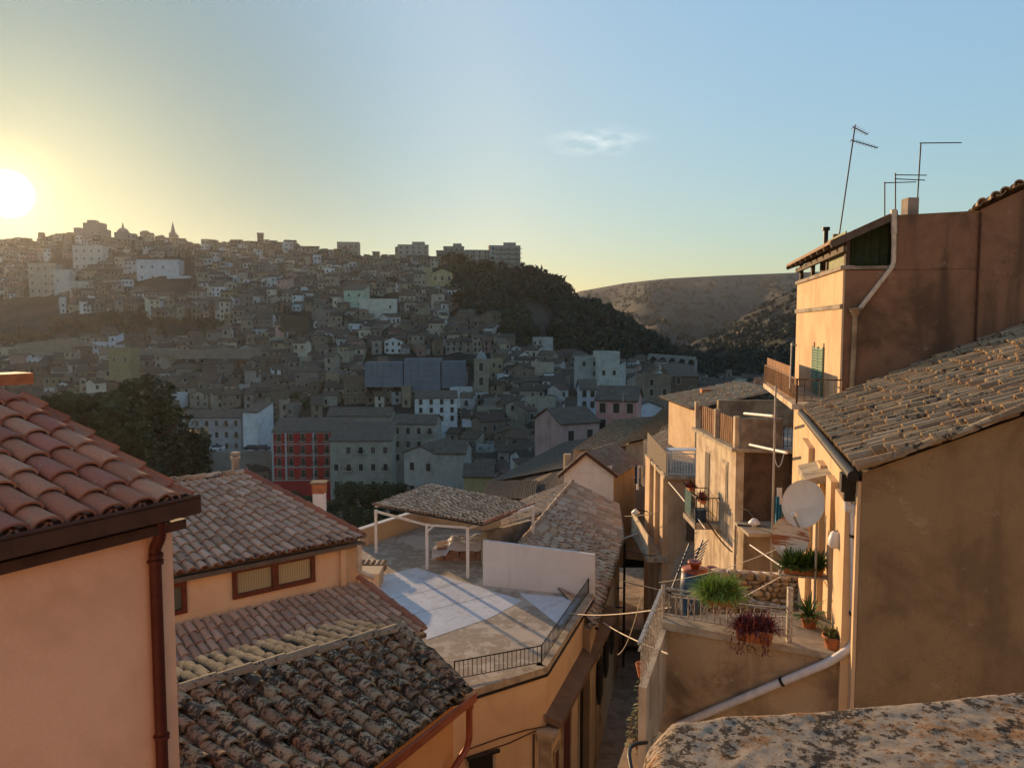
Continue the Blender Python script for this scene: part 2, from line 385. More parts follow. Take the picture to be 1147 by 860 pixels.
# ------------------------------------------------------------------ terrain
def interp(x, xs, ys):
    if x <= xs[0]: return ys[0]
    for i in range(len(xs)-1):
        if x <= xs[i+1]: return ys[i] + (ys[i+1]-ys[i])*(x-xs[i])/(xs[i+1]-xs[i])
    return ys[-1]
NX = [350, 500, 650, 750, 900]; NY = [10, 40, 70, 120, 160, 200]
NZ = [[-17, -25, -38, -46, -48, -48], [-17, -22, -34, -43, -45, -46], [-17, -19, -27, -32, -34, -36], [-17, -18, -23, -28, -31, -35], [-17, -18, -22, -28, -34, -40]]
def near_z(x, Y): return interp(x, NX, [interp(Y, NY, r) for r in NZ])
RX = [-400, 0, 100, 200, 300, 400, 500, 560, 600, 640, 680, 710, 760, 850, 1000]
RP = [262, 273, 270, 275, 280, 291, 296, 299, 310, 333, 350, 368, 400, 422, 435]
RD = [820, 760, 700, 650, 620, 600, 570, 570, 590, 610, 640, 680, 700, 750, 800]
GT = [0, .2, .4, .6, .8, 1]; GG = [0, .35, .58, .745, .885, 1]
def hill1(x, Y):
    z0 = near_z(x, 200)
    if Y <= 200: return near_z(x, Y)
    Yr = interp(x, RX, RD); pr = interp(x, RX, RP); p0 = 365 - z0/200*F
    zrdg = zr(pr)*Yr
    if Y <= Yr:
        t = (Y-200)/(Yr-200); p = p0 + (pr-p0)*interp(t, GT, GG); return zr(p)*Y
    if x > 560:
        return zrdg - (Y-Yr)*.18
    return zrdg - (Y-Yr)*.012 if Y < 2500 else zrdg - 30 - (Y-2500)*.05
HX = [400, 560, 620, 650, 700, 745, 800, 900, 1000, 1300, 1700]
HP = [350, 348, 335, 326, 317, 312, 309, 305, 301, 298, 300]
def hill3(x, Y):
    if Y < 1100: return -400
    Yr = 2600; p0 = 405; pr = interp(x, HX, HP)
    fold = 14*math.sin(x*.035+1.2) + 9*math.sin(x*.083+Y*.002)
    if Y <= Yr:
        t = (Y-1100)/(Yr-1100); g = t**.72
        z = zr(p0 + (pr-p0)*g)*Y
        z += (noise.fractal(V((x*.02, Y*.003, 3)), 1, 2, 5)*26 + fold)*4*t*(1-t) + 2.5*math.sin(z*.16)*min(1, 4*t*(1-t)*2)
        return z
    return zr(pr)*Yr - (Y-Yr)*.03
KX = [640, 700, 750, 790, 850, 900, 960, 1100, 1700]
KP = [425, 414, 398, 380, 345, 318, 300, 280, 270]
def hill4(x, Y):
    if Y < 420 or x < 640: return -400
    Yr = 1050; p0 = 452; pr = interp(x, KX, KP)
    if Y <= Yr:
        t = (Y-420)/(Yr-420); z = zr(p0 + (pr-p0)*t**.8)*Y
        return z + noise.fractal(V((x*.03, Y*.012, 8)), 1, 2, 4)*9*min(1, t*3)
    return zr(pr)*Yr - (Y-Yr)*.2
def H(x, Y):
    n = noise.fractal(V((x*.02, Y*.02, 0)), 1, 2, 4)
    z = hill1(x, Y) + (n*.4 if Y < 120 else n*min(5, (Y-120)*.01))
    return max(z, hill3(x, Y), hill4(x, Y))
def Hxy(X, Y): return H(CX + F*X/Y, Y)
mb = MB(); rows = []
Ys = []; y_ = 8.0
while y_ < 9000: Ys.append(y_); y_ *= 1.0125 if 150 < y_ < 3000 else 1.05
XS = list(range(-700, 1860, 6))
for Y in Ys: rows.append([V(((x-CX)/F*Y, Y, H(x, Y))) for x in XS])
mb.grid(rows)
m, t, b = newmat('hill_ground', .97)
geo = nd(t, 'ShaderNodeNewGeometry'); sep = nd(t, 'ShaderNodeSeparateXYZ'); t.links.new(geo.outputs['Position'], sep.inputs[0])
na = nnoise(t, .035, 8, .7); nb = nnoise(t, .004, 8, .7); nc_ = nnoise(t, .02, 6, .65, stretch=(.15, .15, 9))
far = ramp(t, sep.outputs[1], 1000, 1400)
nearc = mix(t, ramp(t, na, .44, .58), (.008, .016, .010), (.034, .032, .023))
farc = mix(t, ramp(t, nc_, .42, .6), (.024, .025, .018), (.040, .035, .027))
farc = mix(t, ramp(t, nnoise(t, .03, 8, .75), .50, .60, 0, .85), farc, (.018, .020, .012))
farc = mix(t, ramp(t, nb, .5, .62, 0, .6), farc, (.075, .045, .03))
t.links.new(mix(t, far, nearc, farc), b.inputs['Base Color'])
bump(t, b, nnoise(t, .12, 6, .7), .8, 2.0)
M['ground'] = m
tag(mb.build('terrain', m), kind='structure')
mb = MB(); mb.grid([[V((x, y, -64 - (0.0))) for x in (-12000, 0, 12000)] for y in (-9000, 0, 14000)])
tag(mb.build('ground', m), kind='structure')
# unseen sandstone slope added behind the viewpoint to bounce warm light onto shaded walls
mb = MB(); rows = []
for j in range(40):
    yy = -9 - j*1.6; row = []
    for i in range(90):
        xx = -75 + i*1.9; zz = -6 + (1-math.exp(-(j*1.6)/22))*36 - (xx+10)**2*.0008 + noise.fractal(V((xx*.12, yy*.12, 1)), 1, 2, 5)*1.6
        if j == 0: zz = -40
        row.append(V((xx, yy, zz)))
    rows.append(row)
mb.grid(rows); tag(mb.build('hillside', stucco('sandstone_bounce_slope', (.52, .40, .27), (.38, .29, .19), patch=.6, streak=.3, sc_=.3)), kind='structure')
# haze
mb = MB(); X0, X1, Y0, Y1, Z0, Z1 = -4200, 6500, -400, 6200, -66, 232
mb.box(((X0+X1)/2, (Y0+Y1)/2, (Z0+Z1)/2), (X1-X0, Y1-Y0, Z1-Z0))
hm = bpy.data.materials.new('haze_air'); hm.use_nodes = True; t = hm.node_tree; t.nodes.clear()
o_ = t.nodes.new('ShaderNodeOutputMaterial'); pv = t.nodes.new('ShaderNodeVolumePrincipled'); t.links.new(pv.outputs[0], o_.inputs['Volume'])
pv.inputs['Color'].default_value = (.93, .93, .95, 1); pv.inputs['Density'].default_value = HAZE; pv.inputs['Anisotropy'].default_value = .66
tag(mb.build('haze', hm), kind='stuff')

# ------------------------------------------------------------------ trees
def leafcloud(mb, c, rad, n, size, cols, rnd, flat=1.0, clumps=14):
    c = V(c); cl = []
    for k in range(clumps):
        d = V((rnd.gauss(0, 1), rnd.gauss(0, 1), rnd.gauss(0, 1))).normalized()*rnd.uniform(.35, .8)
        cl.append((c + V((d.x*rad[0], d.y*rad[1], d.z*rad[2])), rnd.uniform(.28, .5), rnd.uniform(.6, 1.35)))
    for i in range(n):
        cc, cr, ck = rnd.choice(cl)
        d = V((rnd.gauss(0, 1), rnd.gauss(0, 1), rnd.gauss(0, 1))).normalized()*(rnd.random()**.4)*cr
        p = cc + V((d.x*rad[0], d.y*rad[1], d.z*rad[2]*flat))
        a = V((rnd.gauss(0, 1), rnd.gauss(0, 1), rnd.gauss(0, .6))).normalized(); b_ = a.cross(V((rnd.gauss(0, 1), rnd.gauss(0, 1), rnd.gauss(0, 1)))).normalized()
        s_ = size*rnd.uniform(.6, 1.4); q = rnd.choice(cols); k = ck*rnd.uniform(.75, 1.3)
        mb.face([p-a*s_-b_*s_*.35, p+a*s_*.2-b_*s_*.5, p+a*s_, p+b_*s_*.55], (q[0]*k, q[1]*k, q[2]*k))
GREEN = [(.035, .055, .02), (.045, .07, .025), (.028, .045, .018), (.06, .075, .03)]
def tree(name, label, loc, h, wdt, n, size, cat='tree', group=None, kind='round', seed=0, cols=GREEN):
    rnd = random.Random(seed); t_ = thing(name, label, cat, loc, group); x, y, z = loc
    mb = MB(); tr = h*(.06 if kind != 'cypress' else .03)
    mb.tube([(x, y, z-1), (x+.1*rnd.random(), y, z+h*.3), (x+.2*rnd.uniform(-1, 1), y, z+h*.75)], [tr*.5, tr*.35, tr*.12], 7)
    for k in range(6 if kind != 'cypress' else 0):
        a = rnd.uniform(0, 6.28); z0 = z+h*rnd.uniform(.25, .55)
        mb.tube([(x, y, z0), (x+math.cos(a)*wdt*.2, y+math.sin(a)*wdt*.2, z0+h*.12), (x+math.cos(a)*wdt*.38, y+math.sin(a)*wdt*.38, z0+h*.22)], [tr*.2, tr*.13, tr*.05], 5)
    mb.build('trunk', M['bark'], t_)
    mb = MB()
    if kind == 'cypress':
        for k in range(7): leafcloud(mb, (x, y, z+h*(.12+.13*k)), (wdt*.5*(1-.11*k), wdt*.5*(1-.11*k), h*.12), n//7, size, cols, rnd, clumps=8)
    elif kind == 'pine':
        for k in range(4): leafcloud(mb, (x+rnd.uniform(-1, 1)*wdt*.12, y+rnd.uniform(-1, 1)*wdt*.12, z+h*(.35+.18*k)), (wdt*.5*(1-.15*k), wdt*.5*(1-.15*k), h*.16), n//4, size, cols, rnd, clumps=10)
    else:
        leafcloud(mb, (x, y, z+h*.62), (wdt*.55, wdt*.55, h*.42), n, size, cols, rnd)
    mb.build('crown', M['leaf'], t_)
    return t_
def copy_tree(src, loc, rz=0, sc_=1, label=None):
    c = link_copy(src, None, loc, rz, (sc_, sc_, sc_))
    for ch in src.children: link_copy(ch, c)
    if label: c['label'] = label
    return c

# ------------------------------------------------------------------ town
PAL = [('grey', (.20, .18, .155)), ('beige', (.25, .215, .165)), ('sand coloured', (.255, .215, .16)), ('brown', (.16, .125, .09)), ('dusty ochre', (.235, .185, .12)),
       ('white', (.50, .49, .48)), ('pale grey', (.33, .32, .31)), ('faded pink', (.30, .19, .16)), ('cream', (.36, .32, .25)), ('pale green', (.28, .31, .25)), ('bluish white', (.40, .43, .47))]
PW = [20, 18, 14, 16, 6, 7, 8, 4, 7, 1, 2]
ROOFC = [(.13, .10, .075), (.155, .12, .085), (.11, .09, .07), (.17, .13, .09), (.145, .09, .065)]
# shared window meshes: unit 1 wide, 1 tall, standing proud of the wall towards -Y
def win_mesh(name, kind):
    mb = MB()
    mb.box((0, -.03, .5), (1.25, .06, 1.15), m=1); mb.box((0, -.05, .5), (1, .06, 1.0), m=0)
    if kind == 'shut':
        for k in range(6): mb.box((0, -.09, .1+.16*k), (.9, .04, .1), m=2)
        mb.box((0, -.085, .5), (.05, .05, 1.0), m=1)
    if kind == 'balcony':
        mb.box((0, -.35, -.06), (2.0, .75, .12), m=1)
        for k in range(9): mb.box((-.96+.24*k, -.7, .25), (.05, .05, .5), m=3)
        mb.box((0, -.7, .5), (2.0, .06, .06), m=3)
    o = mb.build('window', [M['darkwin'], M['town_trim'], M['greywood'], M['black']]); me = o.data; bpy.data.objects.remove(o); return me
m, t, b = newmat('town_trim', .9); b.inputs['Base Color'].default_value = (.36, .32, .26, 1); M['town_trim'] = m
WM = {k: win_mesh('window', k) for k in ('plain', 'shut', 'balcony')}
def add_win(parent, p, rz, wd, ht, kind, name='window'):
    o = bpy.data.objects.new(name, WM[kind]); COL.objects.link(o); o.parent = parent
    o.location = V(p) - parent.location; o.rotation_euler = (0, 0, rz); o.scale = (wd, 1, ht); return o
def house_geo(wm, rm, c, wd, dp, ht, base, rz, rt, wc, rcol, front_dz=0):
    """walls into wm, roof into rm. c = centre of the front at ground; rt = roof kind"""
    c = V(c); ux = V((math.cos(rz), math.sin(rz), 0)); uy = V((-math.sin(rz), math.cos(rz), 0))
    P = [c-ux*wd/2, c+ux*wd/2, c+ux*wd/2+uy*dp, c-ux*wd/2+uy*dp]
    z0 = c.z-base; z1 = c.z+ht; poly = [(p.x, p.y) for p in P]; ov = .3
    def quad(pts, m=0):
        pts = [V(p) for p in pts]; e = (pts[1]-pts[0]).length; f = (pts[-1]-pts[0]).length
        rm.face(pts, rcol, m, uv=[(0, 0), (e, 0), (e, f), (0, f)][:len(pts)])
        dn = V((0, 0, -.22)); q = [p+dn for p in pts]
        for i in range(len(pts)): rm.face([pts[i], pts[(i+1) % len(pts)], q[(i+1) % len(pts)], q[i]], tuple(x*.7 for x in rcol), m, uv=[(0, 0)]*4)
        rm.face(q[::-1], tuple(x*.7 for x in rcol), m, uv=[(0, 0)]*len(pts))
    F0, F1, B1, B0 = P
    if rt == 'flat':
        wm.prism(poly, z0, z1, wc); ph = .7
        for a, b_ in ((F0, F1), (F1, B1), (B0, B1), (F0, B0)):
            d = (b_-a).normalized()
            wm.beam(a.lerp(b_, 0)+V((0, 0, z1-c.z+ph/2)) + d*.08, b_+V((0, 0, z1-c.z+ph/2)) - d*.08, .22, ph, wc)
        rm.face([V((p.x, p.y, z1+.03)) for p in (F0+ux*.1+uy*.1, F1-ux*.1+uy*.1, B1-ux*.1-uy*.1, B0+ux*.1-uy*.1)], (.27, .25, .22), 0, uv=[(0, 0)]*4)
    elif rt == 'mono':
        rise = dp*.3; wm.prism(poly, z0, [z1, z1, z1+rise, z1+rise], wc)
        up = lambda p, z: V((p.x, p.y, z+.24))
        quad([up(F0-ux*ov-uy*ov, z1-ov*.3), up(F1+ux*ov-uy*ov, z1-ov*.3), up(B1+ux*ov+uy*.1, z1+rise), up(B0-ux*ov+uy*.1, z1+rise)])
    elif rt == 'gable':
        rise = dp*.22; mF = (F0+B0)/2; mB = (F1+B1)/2
        wm.prism(poly, z0, z1, wc)
        wm.face([V((F0.x, F0.y, z1)), V((B0.x, B0.y, z1)), V((mF.x, mF.y, z1+rise))], wc); wm.face([V((F1.x, F1.y, z1)), V((B1.x, B1.y, z1)), V((mB.x, mB.y, z1+rise))], wc)
        up = lambda p, z: V((p.x, p.y, z+.24))
        k = rise/(dp/2)
        quad([up(F0-ux*ov-uy*ov, z1-ov*k), up(F1+ux*ov-uy*ov, z1-ov*k), up(mB+ux*ov, z1+rise), up(mF-ux*ov, z1+rise)])
        quad([up(B1+ux*ov+uy*ov, z1-ov*k), up(B0-ux*ov+uy*ov, z1-ov*k), up(mF-ux*ov, z1+rise), up(mB+ux*ov, z1+rise)])
    elif rt == 'gablefront':
        rise = wd*.2; mF = (F0+F1)/2; mB = (B0+B1)/2
        wm.prism(poly, z0, z1, wc); wm.face([V((F0.x, F0.y, z1)), V((F1.x, F1.y, z1)), V((mF.x, mF.y, z1+rise))], wc)
        wm.face([V((B0.x, B0.y, z1)), V((B1.x, B1.y, z1)), V((mB.x, mB.y, z1+rise))], wc)
        up = lambda p, z: V((p.x, p.y, z+.24)); k = rise/(wd/2)
        quad([up(F0-ux*ov-uy*ov, z1-ov*k), up(B0-ux*ov+uy*ov, z1-ov*k), up(mB+uy*ov, z1+rise), up(mF-uy*ov, z1+rise)])
        quad([up(F1+ux*ov-uy*ov, z1-ov*k), up(B1+ux*ov+uy*ov, z1-ov*k), up(mB+uy*ov, z1+rise), up(mF-uy*ov, z1+rise)])
    return P, z1
LAND = [('the red palazzo', 343, 507), ('the grey palazzo with small balconies', 403, 515), ('the blue scaffold sheets', 470, 412), ('the bell tower', 537, 415), ('the yellow stone church', 492, 315),
        ('the big white block on the slope', 425, 345), ('the pointed spire', 194, 262), ('the wide white house on the terrace', 178, 310), ('the blocky tower on the skyline', 100, 262), ('the dark cliff wall', 330, 365),
        ('the dark pines', 150, 480), ('the long tan apartment block', 62, 315), ('the pink house in the hollow', 700, 460), ('the green hill spur', 600, 350), ('the scrub slope', 80, 360),
        ('the grey block with parked cars', 245, 480), ('the yellow house on the terrace', 130, 400), ('the apartment blocks at the ridge end', 562, 290), ('the long roofs above the alley', 690, 490)]
labels_used = {}
def rel(x, y):
    best = min(LAND, key=lambda l: (l[1]-x)**2 + (1.6*(l[2]-y))**2); dx = x-best[1]; dy = y-best[2]
    far_ = math.hypot(dx, dy)
    vert = 'above' if dy < 0 else 'below'; hor = 'left of' if dx < 0 else 'right of'
    if abs(dy) < abs(dx)*.45: r = hor
    elif abs(dx) < abs(dy)*.45: r = 'straight '+vert
    else: r = vert + ' and ' + ('left' if dx < 0 else 'right') + ' of'
    pre = 'close ' if far_ < 28 else ('far ' if far_ > 70 else '')
    return (pre + r + ' ' + best[0])
def storey(n): return {1: 'one-storey', 2: 'two-storey', 3: 'three-storey', 4: 'four-storey', 5: 'five-storey', 6: 'six-storey'}.get(n, 'tall')
rnd = random.Random(21); specs = []; occupied = []
def blocked(x, y, s_):
    for (a, b_, c, d) in occupied:
        if a-s_ < x < c+s_ and b_-s_*.3 < y < d+s_*.9: return True
    return False
# landmark boxes first so the random town leaves room for them (pixel boxes of their fronts)
occupied += [(307, 480, 379, 542), (369, 486, 441, 572), (408, 402, 524, 424), (531, 398, 548, 432), (478, 302, 508, 328), (402, 334, 446, 358), (153, 290, 214, 330), (205, 462, 292, 508),
             (666, 442, 735, 482), (314, 352, 346, 378), (30, 294, 80, 336), (545, 272, 584, 300), (440, 560, 520, 600), (362, 460, 440, 486), (437, 462, 490, 520), (466, 440, 514, 470)]
def scrub(x, y):
    if x < 60 and 335 < y < 400: return True
    if x < 165 and 352 < y < 392: return True
    if 165 <= x < 250 and 360 < y < 388: return True
    return False
def treeline(x): return interp(x, [498, 506, 512, 560, 580, 620, 690, 740, 800], [285, 300, 350, 362, 392, 402, 400, 418, 424])
Y = 212.0
while Y < 760:
    step = 6.6 + (Y-200)*.005
    X = -Y*.80 + rnd.uniform(0, 8)
    while X < Y*.42:
        wd = rnd.choice([3.6, 4.2, 4.8, 5.4, 6.5, 8.5]) * rnd.uniform(.9, 1.1)
        xx = X + wd/2; yy = Y + rnd.uniform(-3.5, 3.5); X += wd + rnd.choice([-.3, 0, .2, .6, 2.5])
        pxx = CX + F*xx/yy
        if yy > interp(pxx, RX, RD) + 4: continue
        z = Hxy(xx, yy); p = px(V((xx, yy, z)))
        if p[0] < -60 or p[0] > 880: continue
        if p[0] > 498 and p[1] < treeline(p[0]) + 6: continue
        if scrub(p[0], p[1]) or (p[0] < 230 and p[1] > 560): continue
        hh = rnd.choice([3.0, 4.2, 5.0, 5.6, 6.2, 7.5]) if rnd.random() < .95 else 10.5
        if blocked(p[0], p[1], wd/yy*F*.5): continue
        if 300 < p[0] < 560 and p[1] > 548: continue
        specs.append((xx, yy, z, wd, rnd.uniform(5.5, 8.5), hh))
    Y += step*rnd.uniform(.9, 1.1)
Y = 84.0
while Y < 212:       # the hollow right of the gardens, seen from above
    X = -Y*.12
    while X < Y*.34:
        wd = rnd.choice([4.2, 5, 6, 7, 9]); xx = X+wd/2; yy = Y+rnd.uniform(-2.5, 2.5); X += wd + rnd.choice([0, .2, .3, 1.8])
        p0 = CX + F*xx/yy; z = Hxy(xx, yy); p = px(V((xx, yy, z)))
        if p0 < interp(yy, [84, 120, 170, 212], [520, 500, 500, 440]) or blocked(p[0], p[1]-8, wd/yy*F*.5): continue
        if yy < 108 and p0 > 585: continue
        specs.append((xx, yy, z, wd, rnd.uniform(7, 11), rnd.choice([3.8, 5, 6, 7])))
    Y += 10.5*rnd.uniform(.9, 1.1)
specs = [s_ for s_ in specs if not (s_[1] > 640 and rnd.random() < .1)]
vis = [s_ for s_ in specs if -12 < CX+F*s_[0]/s_[1] < 900]
def behindnear(s_):   # hidden behind the near roofs
    p = px(V((s_[0], s_[1], s_[2]+s_[5]))); x, y = p
    if x < 205 and y > 430 + x*.62: return True
    if 200 < x < 400 and y > 530 + max(0, (x-270))*.5: return True
    if x > 760 and y > 447: return True
    if 585 < x <= 640 and y > 560: return True
    if 640 < x <= 790 and y > 500-(x-640)*.28: return True
    return False
for s_ in specs: pass
big = sorted([s_ for s_ in vis if not behindnear(s_)], key=lambda s_: -(s_[3]*(s_[5]+2)/s_[1]**2)*1.0)
IND = set(id(s_) for s_ in big[:270])
group_far = MB(); far_roof = MB(); houses = []
for s_ in specs:
    xx, yy, z, wd, dp, ht = s_
    p = px(V((xx, yy, z+ht*.5)))
    rz = math.atan2(-xx, yy)*.5 + rnd.choice([0, 0, .15, -.15, .35, -.35, .6, -.5])*rnd.uniform(.5, 1.2)
    if p[0] > 560: rz += rnd.choice([-.35, -.2, .1])
    k = rnd.choices(range(len(PAL)), PW)[0]; cn, wc = PAL[k]; f = rnd.uniform(.85, 1.6); wc = tuple(min(.62, c*f) for c in wc)
    rt = rnd.choices(['gable', 'mono', 'flat', 'gablefront'], [42, 24, 24, 10])[0]; rcol = rnd.choice(ROOFC); f = rnd.uniform(.55, 1.15); rcol = tuple(c*f for c in rcol)
    ns = max(1, round(ht/3.1)); ncw = max(1, int(wd/2.3)); base = 5.0
    wins = []
    ux = V((math.cos(rz), math.sin(rz), 0)); uy = V((-math.sin(rz), math.cos(rz), 0))
    for r in range(ns):
        for c in range(ncw):
            if rnd.random() < .18: continue
            kd = rnd.choices(['plain', 'shut', 'balcony'], [5, 2, 2 if r else 0])[0]
            o_ = (c-(ncw-1)/2)*(wd/ncw)+rnd.uniform(-.25, .25)
            wins.append((V((xx, yy, z)) + ux*o_ - uy*.0 + V((0, 0, r*ht/ns + .9 + rnd.uniform(-.1, .15))), kd, rnd.uniform(.85, 1.1), rnd.uniform(1.3, 1.9)))
    if id(s_) in IND and -12 < p[0] < 900:
        t_ = thing('house', None, 'house', (xx, yy, z), 'houses packed on the shaded hillside')
        wm = MB(); rm = MB(); house_geo(wm, rm, (xx, yy, z), wd, dp, ht, base, rz, rt, wc, rcol)
        wm.build('wall', M['town_wall'], t_); ro = rm.build('roof', M['town_roof'], t_)
        if rnd.random() < .5 and rt != 'flat':
            cm = MB(); q = V((xx, yy, z+ht+dp*.18)) + uy*dp*.4 + ux*rnd.uniform(-.3, .3)*wd; cm.box(q, (.6, .6, 1.9), (.3, .26, .2), rz=rz); cm.build('chimney', M['town_wall'], ro)
        for (q, kd, a_, b_) in wins[:6]: add_win(t_, q, rz, a_, b_, kd)
        size = 'narrow' if wd < 6.2 else ('wide' if wd > 9.5 else '')
        rtn = {'gable': 'pitched roof', 'mono': 'lean-to roof', 'flat': 'flat roof', 'gablefront': 'gabled front'}[rt]
        houses.append((t_, size, cn, ns, rtn, len(wins[:6]), p))
    else:
        house_geo(group_far, far_roof, (xx, yy, z), wd, dp, ht, base, rz, rt, wc, rcol)
        for (q, kd, a_, b_) in wins[:7]:
            c = q + V((0, 0, b_/2)) - uy*.03; group_far.box(c, (a_, .06, b_), (.035, .033, .03), rz=rz)
b0 = len(group_far.v)
group_far.v += far_roof.v; group_far.f += [tuple(i+b0 for i in f) for f in far_roof.f]; group_far.c += far_roof.c; group_far.m += [1]*len(far_roof.f); group_far.uv += far_roof.uv; group_far.sm += far_roof.sm
tag(group_far.build('distant_houses', [M['town_wall'], M['town_roof']]), kind='stuff')
print('town specs', len(specs), 'individual', len(houses))
def setlabel(lst):
    by = {}
    for h in lst:
        t_, size, cn, ns, rtn, nw, p = h
        l = ' '.join(f"{size} {cn} {storey(ns)} house, {rtn}, {rel(*p)}".split()); by.setdefault(l, []).append(h)
    for l, hs in by.items():
        if len(hs) == 1: hs[0][0]['label'] = l; continue
        nws = [h[5] for h in hs]
        hs.sort(key=lambda h: h[6][0])
        names = ['leftmost', 'second', 'third', 'fourth', 'fifth', 'sixth', 'seventh', 'eighth']
        for i, h in enumerate(hs):
            pre = names[i] if i < len(hs)-1 or len(hs) > 2 else 'rightmost'
            h[0]['label'] = f"{pre} {l}"
    for h in lst:
        if len(h[0]['label'].split()) > 16: h[0]['label'] = h[0]['label'].replace(' house, pitched roof', ' pitched-roof house').replace(' house, flat roof', ' flat-roofed house').replace(' house, lean-to roof', ' lean-to house').replace(' house, gabled front', ' gabled house')
        wds = h[0]['label'].split()
        if len(wds) > 16: h[0]['label'] = h[0]['label'].replace('the big white block on the slope', 'the big white block').replace('the grey palazzo with small balconies', 'the balconied grey palazzo').replace('the apartment blocks at the ridge end', 'the ridge apartment blocks').replace('the wide white house on the terrace', 'the wide white house')
        wds = h[0]['label'].split()
        if len(wds) > 16: h[0]['label'] = h[0]['label'].replace('straight ', '').replace('close ', '')
        if len(h[0]['label'].split()) > 16: h[0]['label'] = h[0]['label'].replace(' and ', '-').replace('the grey block with parked cars', 'the grey parking block').replace('the yellow house on the terrace', 'the yellow terrace house').replace('the pink house in the hollow', 'the pink house').replace('the tan apartment block', 'the tan block')
setlabel(houses)
# ---- landmark buildings, each traced from its place on the hill
def block(name, label, cat, x0, x1, ytop, ybot, Yd, wc, rt='flat', rows=3, cols=4, dp=10, rz=0, rcol=(.17, .14, .11), kind='plain', wall_mat=None, skip=0, ww=1.0, wh=1.6, base=6, seed=1, group=None, roofc=None):
    rn = random.Random(seed); A = at(x0, ybot, Yd); B = at(x1, ybot, Yd); wd = (B-A).length/math.cos(rz) if rz else (B-A).length
    c = (A+B)/2; ht = zr(ytop)*Yd - c.z
    t_ = thing(name, label, cat, tuple(c), group); wm = MB(); rm = MB()
    house_geo(wm, rm, c, wd, dp, ht, base, rz, rt, wc, rcol)
    wl = wm.build('wall', wall_mat or M['town_wall'], t_); ro = rm.build('roof', M['town_roof'], t_)
    ux = V((math.cos(rz), math.sin(rz), 0)); uy = V((-math.sin(rz), math.cos(rz), 0)); k = 0
    for r in range(rows):
        for q in range(cols):
            if rn.random() < skip: continue
            kk = kind if kind != 'mix' else rn.choice(['plain', 'shut', 'balcony' if r else 'plain'])
            add_win(t_, c + ux*((q-(cols-1)/2)*wd/cols) + V((0, 0, (r+.28)*ht/rows)), rz, ww, wh, kk)
    return t_, c, wd, ht
red = stucco('red_plaster', (.42, .028, .026), (.30, .022, .02), patch=.3, streak=.3, sc_=.3)
t_, c, wd, ht = block('palazzo', 'dark red palazzo with white pilasters and tall balcony doors', 'building', 307, 373, 484, 538, 205, (.3, .03, .03), 'mono', 4, 5, 9, .05, wall_mat=red, kind='balcony', ww=.9, wh=1.9)
mb = MB()
for k in (-.5, -.28, .18, .5):
    mb.box((c.x+k*wd, c.y+k*wd*.05-.14, c.z+ht/2), (.45, .28, ht), (.5, .5, .5))
for k in (.0, .27, .52, .76, 1.0): mb.box((c.x, c.y-.1, c.z+.1+k*(ht-.2)), (wd, .24, .22), (.4, .38, .36), rz=.05)
mb.build('pilaster_trim', plain('pale_stone_trim', (.5, .49, .47), .8), t_)
block('palazzo', 'plain grey palazzo with four rows of small balconies below red palazzo', 'building', 371, 439, 494, 570, 190, (.34, .31, .25), 'mono', 4, 5, 11, .04, kind='mix', skip=.1, seed=3)
block('palazzo', 'long grey building with dark roof just above the balconied palazzo', 'building', 367, 438, 466, 488, 222, (.27, .245, .20), 'gable', 1, 4, 9, 0, kind='plain')
block('palazzo', 'grey building with plant-lined upper terrace right of balconied palazzo', 'building', 439, 488, 475, 520, 205, (.33, .31, .26), 'gable', 3, 4, 9, -.1, kind='mix')
block('house', 'big white corner house with many small windows above the hollow', 'house', 466, 512, 446, 474, 250, (.60, .60, .58), 'gable', 3, 4, 9, .15, kind='plain', seed=5)
sheet = stucco('blue_sheet', (.17, .19, .22), (.11, .13, .155), patch=.4, streak=.5, sc_=.25)
for i, (a, b_, yt, yb, lab) in enumerate([(408, 452, 406, 418, 'blue sheeted scaffold bay, left and darkest of three'), (452, 494, 402, 424, 'blue sheeted scaffold bay, tallest and palest of three'), (494, 521, 405, 419, 'blue sheeted scaffold bay, small one beside the bell tower')]):
    t_ = thing('scaffold', lab, 'scaffold', tuple(at((a+b_)/2, yb, 300)), 'blue sheeted scaffolding around a church'); mb = MB(); A = at(a+.5, yb+4, 300); B = at(b_-.5, yb+4, 300); zt = zr(yt)*300
    mb.prism([(A.x, A.y), (B.x, B.y), (B.x, B.y+9-i*.3), (A.x, A.y+9-i*.3)], A.z-4, zt); mb.build('sheet', sheet, t_)
    mb = MB(); n = int((B.x-A.x)/2.4)
    for k in range(n+1): mb.box((A.x+(B.x-A.x)*k/n, A.y-.06, (A.z+zt)/2), (.05, .08, zt-A.z))
    for k in range(5): mb.box(((A.x+B.x)/2, A.y-.05, A.z+(zt-A.z)*k/4), (B.x-A.x, .08, .05))
    mb.build('poles', M['gutter'], t_)
t_, c, wd, ht = block('bell_tower', 'square stone bell tower rising beside the blue scaffold sheets', 'bell tower', 531, 547, 404, 436, 290, (.27, .23, .165), 'flat', 2, 1, 5, 0, kind='plain', ww=1.5, wh=3)
mb = MB(); mb.lathe((c.x, c.y+2.5, c.z+ht), [(2.0, 0), (1.9, 1.5), (1.3, 2.6), (.4, 3.3), (.1, 4.4)], 12, (.25, .27, .26)); mb.build('cupola', M['town_wall'], t_)
t_, c, wd, ht = block('church', 'yellow stone church front with curved gable beside the green spur', 'church', 484, 507, 306, 328, 500, (.46, .36, .2), 'gablefront', 2, 3, 16, .1, kind='plain', ww=1.2, wh=2.4)
mb = MB()
for k in (-.45, -.2, .2, .45): mb.box((c.x+k*wd, c.y-.2, c.z+ht/2), (.6, .4, ht), (.5, .4, .25))
